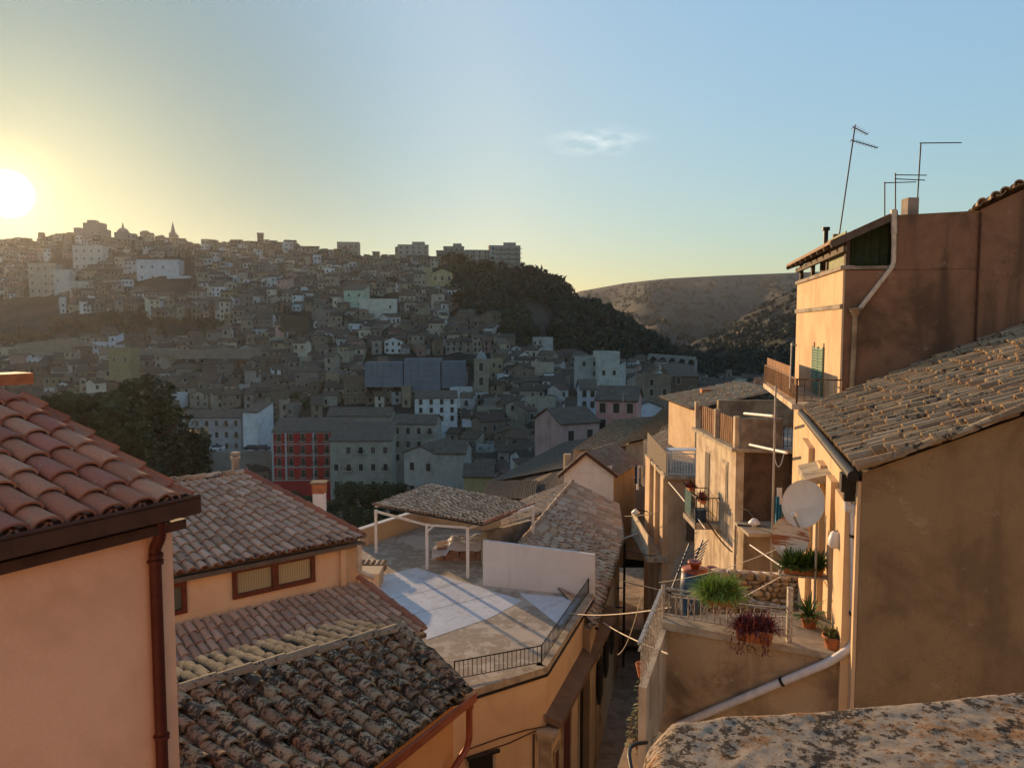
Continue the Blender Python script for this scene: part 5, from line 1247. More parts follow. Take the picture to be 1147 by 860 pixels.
mb.build('railing', iron, te)
mb = MB(); mb.box((rb.x, rb.y, (zF+zt_+.30)/2), (.07, .07, zt_+.30-zF)); mb.build('rail_post', iron, te)
mb = MB(); mb.box((ra.x, ra.y, (zF+zt_)/2+.02), (.05, .05, zt_-zF+.04)); mb.build('rail_post', iron, te)
# side balcony panel running back toward the camera
NN = V((1.60, 9.5, 0)); CC = V((fd0.x, fd0.y, 0))
sp = MB(); dd = (CC-NN).normalized(); sdv = V((dd.y, -dd.x, 0))
wall_quad(sp, NN, CC, -5.75, zF-.02, .10, sdv); sp.build('side_panel', M['lit_wall2'], te)
mb = MB(); mb.box((NN.x+.05, NN.y+.4, -5.95), (.42, 1.1, .4), rz=math.atan2(dd.y, dd.x)-math.pi/2); mb.prism([(NN.x-.1, NN.y-.1), (NN.x+.35, NN.y-.1), (CC.x+.2, CC.y), (CC.x-.1, CC.y)], -17, -6.2); mb.build('side_pier', M['terrace_wall'], te)
mb = MB(); mb.beam(NN+up*zt_, CC+up*zt_, .05, .03); mb.beam(NN+up*(zt_-.09), CC+up*(zt_-.09), .03, .02)
for i in range(15):
    p = lerp(NN, CC, i/14)+sdv*.03; mb.box((p.x, p.y, (zt_+zF)/2), (.014, .014, zt_-zF))
mb.build('railing', iron, te)
# inner rails and poles
def pole(lab, p, ztop, r=.02, mat=None, cat='pole', zb=None, name='pole'):
    mb = MB(); mb.tube([V((p.x, p.y, zb if zb is not None else zF)), V((p.x, p.y, ztop))], r, 8); return tag(mb.build(name, mat or M['steel']), lab, cat)
# back stone wall
bw0 = at(786, 690, 17.1); bw1 = at(905, 690, 16.6); dw = (bw1-bw0).normalized()
rk, t, b = newmat('dry_stone', .95); a_ = nd(t, 'ShaderNodeAttribute'); a_.attribute_name = 'Col'
t.links.new(mix(t, ramp(t, nnoise(t, 9, 6, .7), .42, .65, 0, .7), a_.outputs[0], (.12, .09, .06)), b.inputs['Base Color']); bump(t, b, nnoise(t, 14, 6, .7), .6, .05); M['stone'] = rk
sw = thing('dry_stone_wall', 'rough sunlit dry stone wall behind the rails', 'wall', tuple(V((bw0.x, bw0.y, -9)))); mb = MB(); rn = random.Random(12)
z_ = -8.4; bm_rows = 0
while z_ < -5.5:
    x_ = 0; hgt_ = rn.uniform(.08, .17); ln_ = (bw1-bw0).length
    while x_ < ln_:
        w2 = rn.uniform(.12, .38); c = V((bw0.x, bw0.y, 0)) + V((dw.x, dw.y, 0))*(x_+w2/2) + up*(z_+hgt_/2) + V((0, rn.uniform(-.07, .07), 0))
        ico = []; col = rn.choice([(.42, .34, .24), (.36, .29, .2), (.48, .40, .3), (.3, .23, .16)])
        rows_ = []
        for i in range(6):
            ph2 = math.pi*i/5; rr = []
            for j in range(8):
                t2 = 2*math.pi*j/8; v = V((math.sin(ph2)*math.cos(t2), math.sin(ph2)*math.sin(t2), math.cos(ph2))); v = V([math.copysign(abs(k_)**.6, k_) for k_ in v])
                v *= 1+.34*noise.noise(v*1.5+c*3); rr.append(c+V((v.x*w2*.5, v.y*.2, v.z*hgt_*.52)))
            rows_.append(rr)
        mb.grid(rows_, col, 0, True, True); x_ += w2*.97
    z_ += hgt_*.92
mb.build('stones', M['stone'], sw)
mb = MB(); mb.prism([flat2(bw0+V((0, .12, 0))), flat2(bw1+V((0, .12, 0))), flat2(bw1+V((0, .7, 0))), flat2(bw0+V((0, .7, 0)))], -16, -5.62); mb.build('core', M['stone'], sw)

# ---------------- dish mast and satellite dishes
def dish(name, label, c, r, nrm_, mat, face_mat=None, stripes=False):
    t_ = thing(name, label, 'satellite dish', tuple(c)); nrm_ = V(nrm_).normalized(); a1 = nrm_.cross(up).normalized(); a2 = a1.cross(nrm_)
    def P(rr, t2, back=0): return c + a1*(rr*r*.92*math.cos(t2)) + a2*(rr*r*math.sin(t2)) + nrm_*((rr*rr-1)*r*.22 - back)
    mb = MB(); mb.grid([[P(k_/8, 2*math.pi*j/36) for j in range(36)] for k_ in range(0, 9)], closed=True)
    mb.grid([[P(1, 2*math.pi*j/36) for j in range(36)], [P(1.02, 2*math.pi*j/36, -.012) for j in range(36)], [P(1.02, 2*math.pi*j/36, .02) for j in range(36)], [P(.97, 2*math.pi*j/36, .03) for j in range(36)]], closed=True)
    mb.build('reflector', face_mat or mat, t_)
    mb = MB(); f = c + nrm_*r*.75 - a2*r*.55; mb.tube([P(1, -math.pi/2), f], .016, 6); mb.build('feed_arm', M['steel'], t_)
    mb = MB(); mb.tube([f, f-nrm_*.1], .035, 10); mb.build('receiver', M['white'], t_)
    mb = MB(); bk = c-nrm_*r*.52; mb.box(bk, (.12, .12, .2)); mb.tube([bk, bk-nrm_*.18-up*.1], .03, 8); mb.build('mount', M['rust'], t_)
    return t_
dm = stucco('dish_paint', (.68, .64, .56), (.52, .46, .38), patch=.5, streak=.3, sc_=3, bmp=.05)
rm_, t, b = newmat('rusty_dish', .6)
n1 = nnoise(t, 3.2, 5, .7, stretch=(.35, .35, 4.0), dist=.3)
t.links.new(mix(t, ramp(t, n1, .50, .55), (.58, .50, .40), (.30, .11, .04)), b.inputs['Base Color'])
dc = at(899.5, 564, 11.7); dish('satellite_dish', 'large cream satellite dish, upper of the two by the eaves', dc, .36, (-.66, -.62, .30), dm)
dc2 = at(885, 601, 12.3); dish('satellite_dish', 'rust-streaked satellite dish, lower one beneath the cream dish', dc2, .33, (-.62, -.7, .22), rm_)
mp_ = at(912, 690, 11.8); pole('thin grey pole carrying the satellite dishes beside plant shelf', V((mp_.x, mp_.y, 0)), at(912, 570, 11.8).z, .022)
p = at(861, 700, 13.6); pole('tall thin bare mast rising in front of the dark brown wall', V((p.x+.02, p.y, 0)), at(862, 432, 13.6).z, .018)
# crossbars, clotheslines, cables
def line(lab, a, b, sag, r=.012, mat=None, name='cable', cat='cable', k=14):
    mb = MB(); mb.tube([lerp(a, b, i/k)-up*(4*sag*(i/k)*(1-i/k)) for i in range(k+1)], r, 5); return tag(mb.build(name, mat or M['cream_paint']), lab, cat)
line('pale cable slung across alley to the terrace kerb', at(632, 685, 26.5), at(752, 680, 11.5), .12)
line('thick cord drooping from the ledge to side rail end', at(676, 697, 25), at(748, 732, 10), .05, .014)
line('thin cord hanging from black side rail over the alley', at(718, 668, 12), at(692, 733, 14), .2, .007)
line('white cable running from lit block corner down to flower balcony', at(749, 540, 33), at(790, 592, 27), -.05, .03)
line('dark cable sloping along the weathered facade', at(790, 580, 27), at(820, 618, 26), .1, .025, M['black'])
line('clothesline crossing above the fern planter', at(738, 652, 14), at(870, 615, 12), .08, .006)
line('wire crossing the alley below the laundry balcony', at(695, 612, 36), at(735, 622, 33), .1, .02, M['black'])
line('dark cable sagging from facade lamp toward the street lamp', at(700, 578, 38), at(736, 574, 33), .05, .02, M['black'])
line('diagonal stay bar over the stone wall', at(806, 646, 13), at(872, 690, 12), 0, .012, iron, 'stay_bar', 'bar')
line('second diagonal stay bar leaning the other way', at(818, 677, 13), at(886, 640, 12), 0, .012, iron, 'stay_bar', 'bar')
line('white tube slanting from tall mast to shelf post', at(840, 610, 13.6), at(884, 640, 12), 0, .013, M['white'], 'stay_bar', 'bar')
line('black rail tip jutting over the alley from side rail', at(700, 651, 12.5), at(752, 664, 11.5), 0, .014, M['black'], 'rail_bar', 'bar')
line('rusty horizontal rail behind the red planter', at(752, 668, 13), at(886, 682, 11.2), 0, .012, iron, 'rail_bar', 'bar')
line('low white rail across the stones behind red planter', at(800, 690, 13), at(884, 690, 11.5), 0, .010, iron, 'rail_bar', 'bar')

# ---------------- pots and plants
def leaf(mb, p, d, ln, wd, cols, rnd, droop=.4, seg=3):
    d = V(d).normalized(); sd = d.cross(up); sd = sd.normalized() if sd.length > .1 else V((1, 0, 0)); prev = None; q = V(p); c = rnd.choice(cols); k = rnd.uniform(.7, 1.35); c = tuple(x*k for x in c)
    for i in range(seg+1):
        t2 = i/seg; w_ = wd*math.sin(math.pi*min(.95, .12+t2*.85)); cur = (q-sd*w_/2, q+sd*w_/2)
        if prev: mb.face([prev[0], prev[1], cur[1], cur[0]], c)
        prev = cur; q = q + d*ln/seg; d = (d - up*droop/seg).normalized()
def pot_round(t_, c, r, h_):
    mb = MB(); mb.lathe(c, [(r*.66, 0), (r*.92, h_*.80), (r*1.04, h_*.80), (r*1.06, h_), (r*.94, h_), (r*.9, h_*.86), (0.001, h_*.86)], 20); mb.build('pot', M['terra'], t_)
def pot_box(t_, c, dr, L_, w_, h_):
    dr = V(dr).normalized(); sd = V((-dr.y, dr.x, 0)); mb = MB()
    def ring(l_, w2, z): return [c+dr*sx*l_/2+sd*sy*w2/2+up*z for sx, sy in ((-1, -1), (1, -1), (1, 1), (-1, 1))]
    mb.grid([ring(L_*.9, w_*.85, 0), ring(L_*.98, w_*.97, h_*.82), ring(L_*1.03, w_*1.05, h_*.82), ring(L_*1.03, w_*1.05, h_), ring(L_*.93, w_*.9, h_), ring(L_*.9, w_*.85, h_*.85), ring(.01, .01, h_*.85)], closed=True, smooth=False); mb.build('trough', M['terra'], t_)
def fern(t_, c, spread, h_, n_, cols, seed, wd=.018, droop=1.4):
    rn = random.Random(seed); mb = MB()
    for i in range(n_):
        a = rn.uniform(0, 6.28); e = rn.uniform(.15, 1.45); d = V((math.cos(a)*math.cos(e), math.sin(a)*math.cos(e), math.sin(e))); p = c+V((rn.uniform(-1, 1)*spread[0]*.5, rn.uniform(-1, 1)*spread[1]*.5, 0))
        leaf(mb, p, d, h_*rn.uniform(.6, 1.15), wd*rn.uniform(.7, 1.5), cols, rn, droop*rn.uniform(.4, 1.2), 4)
    return mb.build('foliage', M['leaf'], t_)
FG = [(.16, .28, .04), (.22, .34, .06), (.11, .2, .03), (.28, .38, .09)]
rdir_ = (rb-ra).normalized()
c = at(805, 676, 11.15); t_ = thing('fern_planter', 'bright green feathery plant in trough hung on iron rail', 'plant', tuple(c)); pot_box(t_, c, rdir_, .52, .17, .14); fern(t_, c+up*.12, (.46, .14), .34, 1500, FG, 1, .012, 1.5)
c = at(845, 718, 10.65); t_ = thing('red_planter', 'terracotta trough with trailing dark red succulent on the coping', 'plant', tuple(c)); pot_box(t_, c, fdn, .50, .20, .19)
RC = [(.16, .03, .03), (.22, .05, .04), (.10, .02, .025), (.25, .09, .07)]
fern(t_, c+up*.17, (.5, .18), .26, 560, RC, 2, .020, 1.1)
mb = MB(); rn = random.Random(6)
for i in range(12):
    q = c+up*.18+fdn*rn.uniform(-.28, .28)+fn*.12; pts_ = [q]
    for k_ in range(7): q = q+V((rn.uniform(-.03, .03), rn.uniform(-.01, .01), -.045)); pts_.append(q); leaf(mb, q, (rn.uniform(-1, 1), -.6, rn.uniform(-.5, .5)), .05, .022, RC, rn)
    mb.tube(pts_, .004, 4, (.12, .03, .03))
mb.build('trailing_stems', M['leaf'], t_)
c = at(906, 706, 11.4); t_ = thing('potted_palm', 'small spiky cycad in terracotta pot standing by the pole', 'plant', tuple(c)); pot_round(t_, c, .125, .23)
fern(t_, c+up*.2, (.05, .05), .36, 90, [(.04, .09, .02), (.06, .12, .03)], 3, .028, 1.0)
c = at(934, 728, 10.55); t_ = thing('potted_succulent', 'low succulent in terracotta pot at the coping end by pipe', 'plant', tuple(c)); pot_round(t_, c, .155, .22)
fern(t_, c+up*.19, (.2, .2), .13, 260, [(.10, .15, .05), (.15, .2, .07), (.16, .1, .05)], 4, .03, .5)
c = at(899, 642, 12.0); t_ = thing('shelf_planter', 'leafy bush in red trough on shelf below the dishes', 'plant', tuple(c)); pot_box(t_, c, n, .62, .2, .12); fern(t_, c+up*.1, (.55, .16), .30, 900, [(.06, .12, .02), (.09, .17, .03), (.04, .08, .018)], 5, .022, .9)
mb = MB(); mb.box(c-up*.02, (.72, .26, .03), rz=math.atan2(n.y, n.x)); mb.build('shelf', iron, t_)
# climbing plant on the side panel
t_ = thing('wall_creeper', 'sparse creeper in hanging pot on the narrow sunlit panel', 'plant', (NN.x, NN.y, -5.7)); mb = MB(); rn = random.Random(8)
for i in range(16):
    q = lerp(NN, CC, rn.uniform(.05, .9))-sdv*.03; q.z = rn.uniform(-5.4, -4.6); pts_ = [q]
    for k_ in range(9): q = q+V((rn.uniform(-.05, .03), rn.uniform(-.05, .05), -.07)); pts_.append(q); leaf(mb, q, (-1, rn.uniform(-1, 1), rn.uniform(-.5, .5)), .07, .035, [(.12, .13, .05), (.16, .13, .06), (.07, .1, .03)], rn)
    mb.tube(pts_, .004, 4, (.12, .09, .05))
mb.build('stems', M['leaf'], t_)
p = lerp(NN, CC, .45)-sdv*.09; p.z = -4.85; mb = MB(); mb.lathe(p, [(.06, 0), (.10, .17), (.105, .19), (.09, .19), (.08, .15), (.001, .15)], 14); mb.build('pot', M['terra'], t_)
p = lerp(NN, CC, .25)-sdv*.02; p.z = -5.74; t_ = thing('ledge_plant', 'small spiky plant on ledge at the foot of creeper', 'plant', tuple(p)); pot_round(t_, p, .1, .14); fern(t_, p+up*.12, (.1, .1), .2, 90, [(.2, .12, .06), (.1, .12, .04)], 9, .025, .6)
# balcony clutter under the fern: bin, blue barrel, small green
t_ = thing('blue_barrel', 'dark blue barrel standing left of the fern planter', 'barrel', tuple(at(777, 690, 14.5))); c = at(777, 690, 14.5); c.z = -5.55; mb = MB(); mb.lathe(c, [(.24, 0), (.27, .3), (.27, .6), (.24, .9), (.0, .9)], 16); mb.build('drum', M['darkblue'], t_)
mb = MB(); mb.lathe(c+up*.9, [(.25, 0), (.25, .04), (.001, .05)], 16); mb.build('lid', M['redpipe'], t_)
for i, (x_, y_, lab) in enumerate([(762, 632, 'left blue folded airer leaning above the rail'), (777, 628, 'right blue folded airer under the red pots')]):
    t_ = thing('folding_airer', lab, 'clothes airer', tuple(at(x_, y_, 16))); mb = MB(); a_ = at(x_-10, y_+14, 16); b_ = at(x_+10, y_-8, 16.4)
    for k_ in range(6): mb.tube([a_+V((.03*k_, .03*k_, .07*k_)), b_+V((.03*k_, .03*k_, .07*k_-.1))], .012, 5)
    mb.tube([a_-up*.3, b_+up*.3], .02, 5); mb.build('frame', M['darkblue'], t_)
for i, (x_, y_, lab) in enumerate([(768, 623, 'dark red plant pot standing on the lid of blue barrel'), (796, 634, 'dark red plant pot standing on the dry stone wall')]):
    c = at(777, 690, 14.5); c.z = -5.55+.945
    if i: c = lerp(bw0, bw1, .12); c = V((c.x, c.y+.3, -5.62))
    t_ = thing('plant_pot', lab, 'plant pot', tuple(c)); mb = MB(); mb.lathe(c, [(.08, 0), (.11, .10), (.13, .10), (.13, .14), (.10, .14), (.001, .11)], 16); mb.build('pot', M['redpipe'], t_)
c = at(790, 660, 16.2); slab_t = MB(); slab_t.box(c-up*.9, (2.2, 1.2, .15)); tag(slab_t.build('landing', M['concrete']), 'concrete landing beyond rail carrying the blue airers', 'landing')
# laundry by the dish
t_ = thing('laundry', 'light blue towels hanging beside the cream dish', 'laundry', tuple(at(872, 590, 13))); rn = random.Random(3)
for (x0_, x1_, y0_, y1_) in ((868, 873, 556, 610), (871, 876, 565, 606)):
    mb = MB(); rows = []
    for i in range(9):
        rows.append([at(lerp(x0_, x1_, j/7), lerp(y0_, y1_, i/8), 13+.06*math.sin(j*1.7+i*.3)) for j in range(8)])
    mb.grid(rows); mb.build('towel', M['blue'], t_)
mb = MB(); c = at(874, 560, 13.1); rows = [[at(x_, y_, 13.15+.03*math.sin(x_)) for x_ in (870, 873, 876)] for y_ in (546, 556, 566)]; mb.grid(rows); mb.build('white_cloth', M['white'], t_)

# ---------------- tall brown house with the roof loggia
K = at(947, 301, 17.3); kd = V((math.sin(R(11.5)), math.cos(R(11.5)), 0)); Kf = K+kd*6.4
tb = thing('tall_brown_house', 'tall brown rendered house with covered roof loggia and aerials', 'house', (K.x, K.y, -17))
def cw_(x, y): return onplane(x, y, K, s)         # on the camera-facing wall
Pl = [V((K.x, K.y, 0))]
seam = cw_(1003, 300); q2_ = cw_(1095, 236); q3_ = cw_(1160, 206)
far_n = K + n*9
mb = MB()
mb.prism([flat2(K), flat2(far_n), flat2(far_n+s*7), flat2(Kf)], -17, K.z-.04)
a5 = V((seam.x, seam.y, 0)); ztA = cw_(1003, 241).z; ztB = q2_.z; ztC = q3_.z
def up_block(p, q, z0_, zp, zq, dep=6.2): mb.prism([flat2(p), flat2(q), flat2(q+s*dep), flat2(p+s*dep)], z0_, [zp, zq, zq, zp])
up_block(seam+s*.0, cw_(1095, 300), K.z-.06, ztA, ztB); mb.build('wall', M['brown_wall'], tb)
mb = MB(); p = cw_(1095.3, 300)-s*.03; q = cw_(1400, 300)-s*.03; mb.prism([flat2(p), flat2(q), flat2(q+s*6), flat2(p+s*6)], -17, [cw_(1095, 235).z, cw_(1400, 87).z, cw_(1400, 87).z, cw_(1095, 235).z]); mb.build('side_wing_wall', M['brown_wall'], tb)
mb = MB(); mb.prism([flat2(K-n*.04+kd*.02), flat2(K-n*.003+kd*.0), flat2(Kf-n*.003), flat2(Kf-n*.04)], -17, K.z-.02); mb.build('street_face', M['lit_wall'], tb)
mb = MB(); p = onplane(946, 331, K-n*.06, n)
mb.prism([flat2(K-n*.09-s*.01), flat2(K-n*.03-s*.01), flat2(Kf-n*.03), flat2(Kf-n*.09)], [onplane(945, 345, K-n*.09, n).z]*4, [onplane(945, 345, K-n*.09, n).z+.10]*4)
mb.prism([flat2(K-n*.10-s*.03), flat2(K+n*.18-s*.03), flat2(Kf+n*.18), flat2(Kf-n*.10)], K.z-.02, K.z+.07); mb.prism([flat2(K+n*.18-s*.03), flat2(seam-s*.03), flat2(seam+s*.2), flat2(K+n*.18+s*.2)], K.z-.022, K.z+.05)
mb.build('parapet_coping', M['concrete'], tb)
mb = MB(); tiles(mb, cw_(1095, 233)+s*3-up*.5, cw_(1300, 133)+s*3-up*.5, cw_(1300, 133)-s*.14, cw_(1095, 233)-s*.14, .24, .42, TO, .03, 6, True, .4, 1, 61, th=.03); mb.build('roof', M['tile_mid'], tb)
mb = MB(); p = cw_(1095, 300)-s*.05; mb.tube([V((p.x, p.y, q2_.z-.05)), V((p.x, p.y, -6))], .022, 6); mb.build('wall_cable', M['gutter'], tb)
# loggia: sheet roof, posts, tarps
R0 = onplane(897, 281, Kf-n*.3, s) if False else at(897, 281, 22.5); 
ra_ = seam+s*-.05; ra_.z = ztA+.05
lg0 = K - n*.35 - s*.25; lg0.z = at(930, 271, 17.0).z
rise_ = (ra_.z-lg0.z)
far_off = kd*6.6
mb = MB(); q = [lg0, V((ra_.x, ra_.y, ra_.z)), V((ra_.x, ra_.y, ra_.z-.02))+s*6.4, lg0+far_off-up*.02]
mb.face([p+up*.05 for p in q]); mb.face([p-up*.02 for p in q][::-1])
for i in range(4): mb.face([q[i]+up*.05, q[(i+1) % 4]+up*.05, q[(i+1) % 4]-up*.02, q[i]-up*.02])
lgp = thing; lr = mb.build('loggia_roof', M['rust'], tb)
mb = MB()
for i in range(9):
    p = lerp(q[0], q[3], i/8); r_ = lerp(q[1], q[2], i/8); mb.beam(p-up*.07, r_-up*.07, .06, .09)
mb.beam(q[0]-up*.14+n*.3, q[3]-up*.14+n*.3, .08, .12); mb.beam(q[0]-up*.06-s*.02, q[1]-up*.06-s*.02, .05, .12); mb.build('rafter', M['greywood'], lr)
for k_ in (0.02, .35, .68, .98):
    mb = MB(); p = lerp(K, Kf, k_)+n*.05; zt2 = lg0.z+.12; mb.box((p.x, p.y, (K.z+zt2)/2), (.09, .09, zt2-K.z)); mb.build('loggia_post', M['greywood'], tb)
mb = MB(); p = K+n*.62; 
def tarp(x0, x1, yt0, yt1, yb, off_, mat, nm):
    mb = MB(); rows = []
    for i in range(7):
        rows.append([lerp(cw_(x0, 300), cw_(x1, 300), j/14)+s*(off_+.05*math.sin(j*1.9)) + up*(lerp(zr(yb)*17.3, lerp(zr(yt0), zr(yt1), j/14)*17.3, i/6)-cw_(x0, 300).z) for j in range(15)])
    mb.grid(rows); mb.build(nm, mat, tb)
tarp(955, 1001, 262, 248, 301, .35, M['tarp'], 'green_curtain')
mb = MB(); p = K+kd*.5-n*.0; q = K+kd*2.9
mb.prism([flat2(K+kd*.35+n*.05), flat2(K+kd*2.4+n*.05), flat2(K+kd*2.4+n*.08), flat2(K+kd*.35+n*.08)], K.z+.05, K.z+.86); mb.build('windbreak_panel', M['paleboard'], tb)
mb = MB(); rn = random.Random(5)
p = K+kd*4.2+n*.6; mb.box(p+up*.4, (.5, .9, .8)); mb.build('stored_boxes', M['greywood'], tb)
mb = MB(); mb.prism([flat2(seam+s*.5-n*.9), flat2(seam+s*.5), flat2(seam+s*6), flat2(Kf+n*2)], K.z-.03, K.z+.0); mb.prism([flat2(seam+s*4.0-n*.8), flat2(seam+s*4.0), flat2(seam+s*4.2), flat2(seam+s*4.2-n*.8)], K.z, K.z+1.2); mb.build('loggia_back_wall', M['brown_wall'], tb)
# wall pipe
wp = lambda x, y: onplane(x, y, K-s*.08, s)
mb = MB(); mb.tube(pipe_elbow([wp(1001.5, 243), wp(1001, 297), wp(963, 346)]), .05, 10); mb.tube([wp(1001, 240)+up*.1, wp(1001.5, 262)], .062, 10); mb.build('rainwater_pipe', M['cream_paint'], tb)
mb = MB(); p = wp(958, 349); mb.lathe(p-up*.12, [(.06, 0), (.13, .16), (.15, .2), (.1, .2)], 12); mb.tube([p-up*.1, wp(956, 400), V((wp(951, 455).x, wp(951, 455).y, -4))], .055, 10); mb.build('downpipe', M['terrace_wall'], tb)
# shuttered door onto the balcony
kn = V((kd.y, -kd.x, 0)); sq = lambda x, y: onplane(x, y, K-kn*.07, kn)
p0, p1 = sq(909.5, 420), sq(921, 420); zt2 = sq(915, 388).z; zb2 = -1.75
mb = MB()
for (a_, b_) in ((p0, lerp(p0, p1, .49)), (lerp(p0, p1, .51), p1)):
    dv_ = (b_-a_); wl_ = dv_.length; c = (a_+b_)/2
    for e in (a_, b_): mb.box((e.x, e.y, (zt2+zb2)/2), (.03, .05, zt2-zb2), rz=math.atan2(kd.y, kd.x)-math.pi/2)
    nn_ = int((zt2-zb2)/.07)
    for i in range(nn_): mb.box((c.x, c.y, zb2+.03+i*.07), (wl_, .035, .05), M=Matrix.Rotation(math.atan2(kd.y, kd.x), 3, 'Z') @ Matrix.Rotation(.6, 3, 'X'))
mb.build('shutter', M['shutter'], tb)
mb = MB(); mb.prism([flat2(p0-kd*.12), flat2(p0), flat2(p0+n*.05), flat2(p0-kd*.12+n*.05)], zb2, zt2+.1); mb.build('door_surround', M['lit_wall'], tb)
mb = MB(); mb.prism([flat2(p1), flat2(p1+kd*.12), flat2(p1+kd*.12+n*.05), flat2(p1+n*.05)], zb2, zt2+.1); mb.build('door_surround', M['lit_wall'], tb)
# balcony
bz = -1.75; b0_ = K+kd*.1; bL = .95
mb = MB(); bb = [K-s*.15, K-s*.15-n*(bL+.1), Kf-n*bL, Kf]; mb.prism([flat2(p) for p in bb], bz-.13, bz); bal = mb.build('balcony', M['lit_wall2'], tb)
r_ = railing(bal, [K-s*.12, K-s*.12-n*bL, Kf-n*(bL-.05)], 1.0-.45, bz, .14, .008, M['rust'])
mb = MB(); pa = K-s*.1-n*(bL-.02)+kd*1.2; pb2 = Kf-n*(bL-.1); mb.prism([flat2(pa), flat2(pb2), flat2(pb2+n*.03), flat2(pa+n*.03)], bz+.02, bz+.78); mb.build('reed_screen', M['reed'], bal)
# chimney, vent
mb = MB(); p = cw_(1026, 235)+s*.6; mb.box(p+up*.12, (.24, .3, .42)); mb.build('chimney', M['concrete'], tb)
mb = MB(); p = at(925, 268, 20); mb.tube([p-up*.3, p+up*.25], .06, 8); mb.tube([p+up*.22, p+up*.3], .1, 8); mb.build('flue', M['black'], tb)
# aerials on the roof
B_ = at(940, 264, 18.5)
def X_(x, y, Y=18.5): return at(x, y, Y)
aerial('roof_aerial', 'tallest leaning aerial with two short yagi booms on loggia roof', B_, X_(958, 140), [(X_(955, 142), X_(972, 151), 6, .35), (X_(953, 157), X_(983, 166), 9, .30)], mat=M['black'], r=.012)
aerial('roof_aerial', 'aerial with one long horizontal boom rising behind the chimney', X_(1027, 234), X_(1031.5, 160), [(X_(1030, 160.5), X_(1077, 160), 14, .12)], mat=M['black'], r=.012)
aerial('roof_aerial', 'lowest aerial with single boom, leftmost of the boom trio', X_(991, 243), X_(991, 204), [(X_(990, 205), X_(1026, 204), 12, .12)], mat=M['black'], r=.011)
aerial('roof_aerial', 'aerial with two stacked booms between lowest and longest ones', X_(1003, 240), X_(1003, 194), [(X_(1002, 196), X_(1038, 196.5), 12, .12), (X_(1002, 200.5), X_(1036, 202), 12, .12)], mat=M['black'], r=.011)
P = at(884, 440, 16.5); aerial('balcony_aerial', 'thin bracket pole outside the reed-screened balcony', at(885, 435, 16.5), at(887, 384, 16.5), [(at(886, 386, 16.5), at(893, 387, 16.5), 3, .1)], mat=M['steel'], r=.012)

# ---------------- weathered house with rooftop terrace
w0 = at(826, 501, 26); zW = w0.z; wf = V((w0.x-.06, 31.4, zW))
we = thing('weathered_house', 'weathered cream house with brown-panelled rooftop terrace and dark flank', 'house', (w0.x, w0.y, -17))
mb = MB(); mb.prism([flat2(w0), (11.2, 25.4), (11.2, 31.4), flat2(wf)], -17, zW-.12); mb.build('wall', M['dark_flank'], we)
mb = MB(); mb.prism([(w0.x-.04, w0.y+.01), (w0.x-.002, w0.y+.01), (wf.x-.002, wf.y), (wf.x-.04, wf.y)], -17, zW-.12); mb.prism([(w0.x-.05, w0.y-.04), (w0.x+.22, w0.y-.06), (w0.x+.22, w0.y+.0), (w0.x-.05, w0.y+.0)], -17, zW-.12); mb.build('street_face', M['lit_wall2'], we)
mb = MB(); mb.prism([(w0.x-.25, w0.y-.2), (11, 25.1), (11.2, 31.5), (wf.x-.25, wf.y)], zW-.12, zW+.0); mb.build('cornice', M['kerb'], we)
for i, yy in enumerate((27.3, 29.6)):
    fm = MB(); fm.box((w0.x-.05, yy, zW-2.0), (.06, .85, 2.7)); f_ = fm.build('window', M['kerb'], we); fm = MB(); fm.box((w0.x-.09, yy, zW-2.0), (.03, .62, 2.45)); fm.build('shutter', M['greywood'] if i else M['lit_wall2'], f_)
for i, yy in enumerate((26.8, 30.0)):
    fm = MB(); fm.box((w0.x-.05, yy, zW-6.6), (.06, .9, 2.4)); f_ = fm.build('window', M['kerb'], we); fm = MB(); fm.box((w0.x-.09, yy, zW-6.6), (.03, .62, 2.1)); fm.build('pane', M['darkblue'], f_)
hz = 1.05
for (x_, y_) in ((w0.x-.05, w0.y+.05), (w0.x-.1, 28.4), (wf.x-.1, 31.2)):
    mb = MB(); mb.box((x_+.02, y_, zW+hz/2), (.16, .22, hz)); mb.build('terrace_post', M['lit_wall2'], we)
for (ya, yb_) in ((26.2, 28.25), (28.55, 31.05)):
    mb = MB(); mb.box((w0.x, (ya+yb_)/2, zW+.48), (.05, yb_-ya, .92))
    for k_ in range(8): mb.box((w0.x-.035, ya+(k_+.5)*(yb_-ya)/8, zW+.48), (.02, .04, .92))
    mb.build('terrace_panel', M['reed'], we)
mb = MB(); mb.box((w0.x+.75, 25.9, zW+.5), (1.4, .18, 1.0)); mb.build('terrace_wall', M['concrete'], we)
railing(we, [V((w0.x+1.5, 25.85, 0)), V((11.0, 25.5, 0))], .75, zW, .12, .012, M['rust'], name='railing')
mb = MB(); mb.box((9.9, 31.2, zW+.5), (3.2, .25, 1.2)); mb.build('back_wall', M['terrace_wall'], we)
